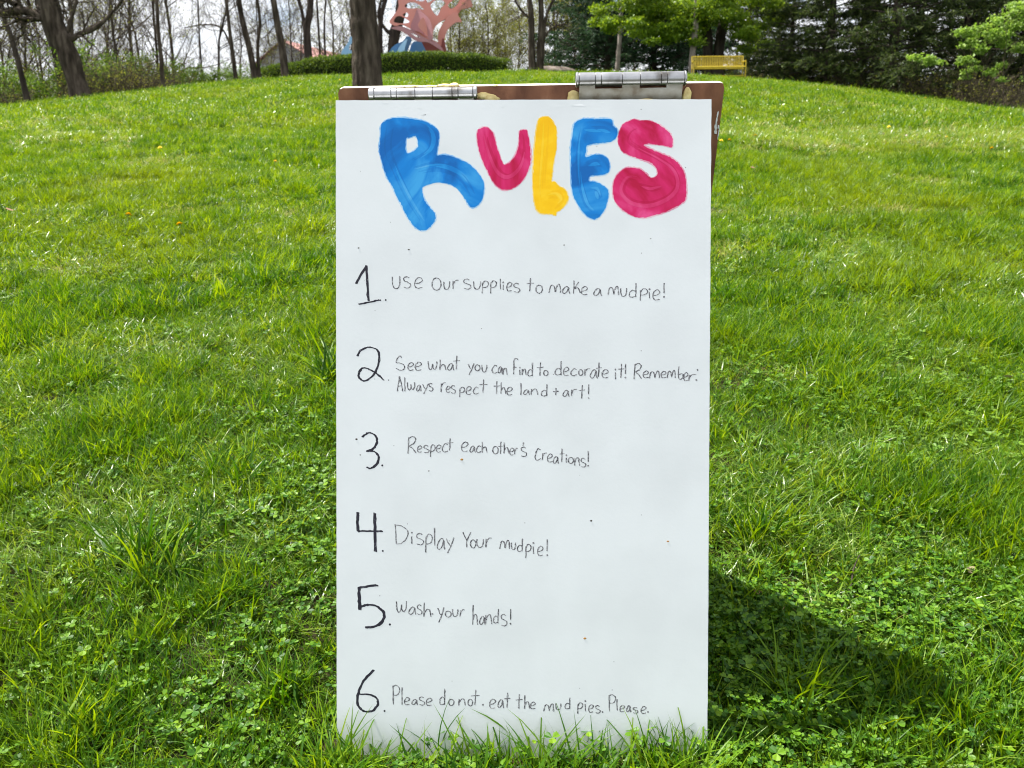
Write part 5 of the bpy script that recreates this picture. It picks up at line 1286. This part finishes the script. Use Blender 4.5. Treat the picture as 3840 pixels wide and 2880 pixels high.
# patches of tiny white flowers far up the slope, pale purple ones in the dry band
M['white_petal'] = noisy('white_petals', [(.7, .7, .68), (.8, .8, .78)], 30, 2, .7)
r = rng(14)
def flower_patch(rows, n, size, mat, label):
    P = []
    for (px0, px1, py0, py1, wgt) in rows:
        for _ in range(int(n * wgt)):
            u = r.random(); px = px0 + (px1 - px0) * u; py = py0 + (py1 - py0) * u + r.normal(0, 4)
            P.append(list(ground_hit(px, py)))
    P = np.array(P) + [0, 0, .085]; a = Acc(); V, F = cards(r, P, r.uniform(.6, 1.3, len(P)) * size, .9, 1.6); a.add(V, F)
    o = link('wildflowers', a.mesh('wildflowers', mat)); return tag(o, label, None, None, 'stuff')
flower_patch([(460, 640, 332, 322, .3), (700, 1000, 308, 286, .45), (280, 350, 378, 370, .08), (1650, 1900, 268, 272, .1), (3000, 3100, 350, 352, .03)], 420, .028, M['white_petal'], 'tiny white flowers scattered along the crest of the lawn')
M['mauve_petal'] = noisy('mauve_petals', [(.40, .26, .38), (.55, .38, .5)], 30, 2, .7)
flower_patch([(3200, 3700, 520, 545, 1)], 16, .018, M['mauve_petal'], 'a few mauve deadnettle flowers in the dry band of grass')
# bleached straw-coloured band on the right, pale patches on the left
P_, K_, R_, S_ = [], [], [], []
for (x0, x1, y0, y1, n_) in [(2780, 3900, 545, 525, 4200), (3100, 3840, 520, 545, 4200), (2700, 3100, 495, 545, 700), (20, 560, 470, 455, 700), (60, 520, 520, 530, 500), (3300, 3900, 420, 430, 300), (2680, 2900, 2010, 2080, 30), (2860, 3300, 2240, 2330, 34)]:
    for _ in range(n_ // 2):
        u = r.random(); g0 = ground_hit(x0 + (x1 - x0) * u, y0 + (y1 - y0) * u + r.normal(0, 16))
        P_.append(list(g0)); K_.append(7 if r.random() < .55 else 5 + int(r.integers(0, 2))); R_.append([r.normal(0, .2), r.normal(0, .2), r.uniform(0, 6.28)]); S_.append(r.uniform(1.1, 1.6) if g0.y > 5 else r.uniform(.8, 1.3))
P_ = np.array(P_); mk = P_[:, 1] > 5; P_[:, 2] += np.where(mk, .035, .004)
scatter_gn('grass', P_[mk], np.array(K_)[mk], np.array(R_)[mk], np.array(S_)[mk], cols['mid'], 'bleached straw coloured grass in bands across the lawn')
scatter_gn('grass', P_[~mk], np.array(K_)[~mk], np.array(R_)[~mk], np.array(S_)[~mk], cols['near'], 'dry trampled straw in thin spots beside the sign')

# dead leaves and a twig --------------------------------------------
M['dead_leaf'] = noisy('dead_leaf', [(.16, .07, .045), (.30, .17, .10)], 40, 4, .8)
M['dry_leaf'] = noisy('bleached_leaf', [(.24, .18, .11), (.34, .27, .18)], 40, 4, .8)
def dead_leaf(px, py, size, mat, label, rot, lift):
    g0 = ground_hit(px, py); pts = [(-1, 0), (-.6, .45), (-.1, .6), (.4, .42), (1.1, 0), (.4, -.38), (-.1, -.55), (-.6, -.4)]
    V = [(0, 0, -.0)] + [(p[0] * size, p[1] * size, size * (.35 * p[1] ** 2 + .12 * p[0] ** 2)) for p in pts]
    V2 = V + [(v[0], v[1], v[2] - .0006) for v in V]
    F = [[0, i_ + 1, (i_ + 1) % 8 + 1] for i_ in range(8)] + [[9, (i_ + 1) % 8 + 10, i_ + 10] for i_ in range(8)]
    a = Acc(); a.add(V2, F); o = link('dead_leaf', a.mesh('dead_leaf', M[mat], True), None, g0 + Vector((0, 0, lift)), rot); tag(o, label, 'leaf')
dead_leaf(2840, 2240, .012, 'dead_leaf', 'curled brown dead leaf at the edge of the sign shadow', (.5, .3, .4), .012)
dead_leaf(40, 822, .028, 'dead_leaf', 'reddish brown dead leaf out on the left lawn', (.5, .2, 1.2), .06)
dead_leaf(3770, 1468, .016, 'dry_leaf', 'bleached dry leaf on the grass near the right side', (.6, .1, 2.2), .05)
dead_leaf(3635, 2185, .014, 'dry_leaf', 'pale dry leaf in the short grass right of the twig', (.5, -.2, .7), .03)
dead_leaf(2820, 660, .02, 'dead_leaf', 'brown dead leaf up the slope right of the sign', (.6, .1, 0.3), .07)
g0, g1 = ground_hit(3152, 2290), ground_hit(3215, 2160)
P = np.array([list(g0 + Vector((0, 0, .008))), list(g0.lerp(g1, .4) + Vector((.004, 0, .02))), list(g0.lerp(g1, .75) + Vector((-.003, 0, .035))), list(g1 + Vector((0, 0, .05)))])
V, F = tubes(catmull(P, False, 4)[None], np.linspace(.0022, .0012, 13)[None], 6); a = Acc(); a.add(V - P[0], F)
o = link('twig', a.mesh('twig', M['bark_dark'], True), None, P[0]); tag(o, 'short dark twig poking out of the grass right of the sign', 'twig')
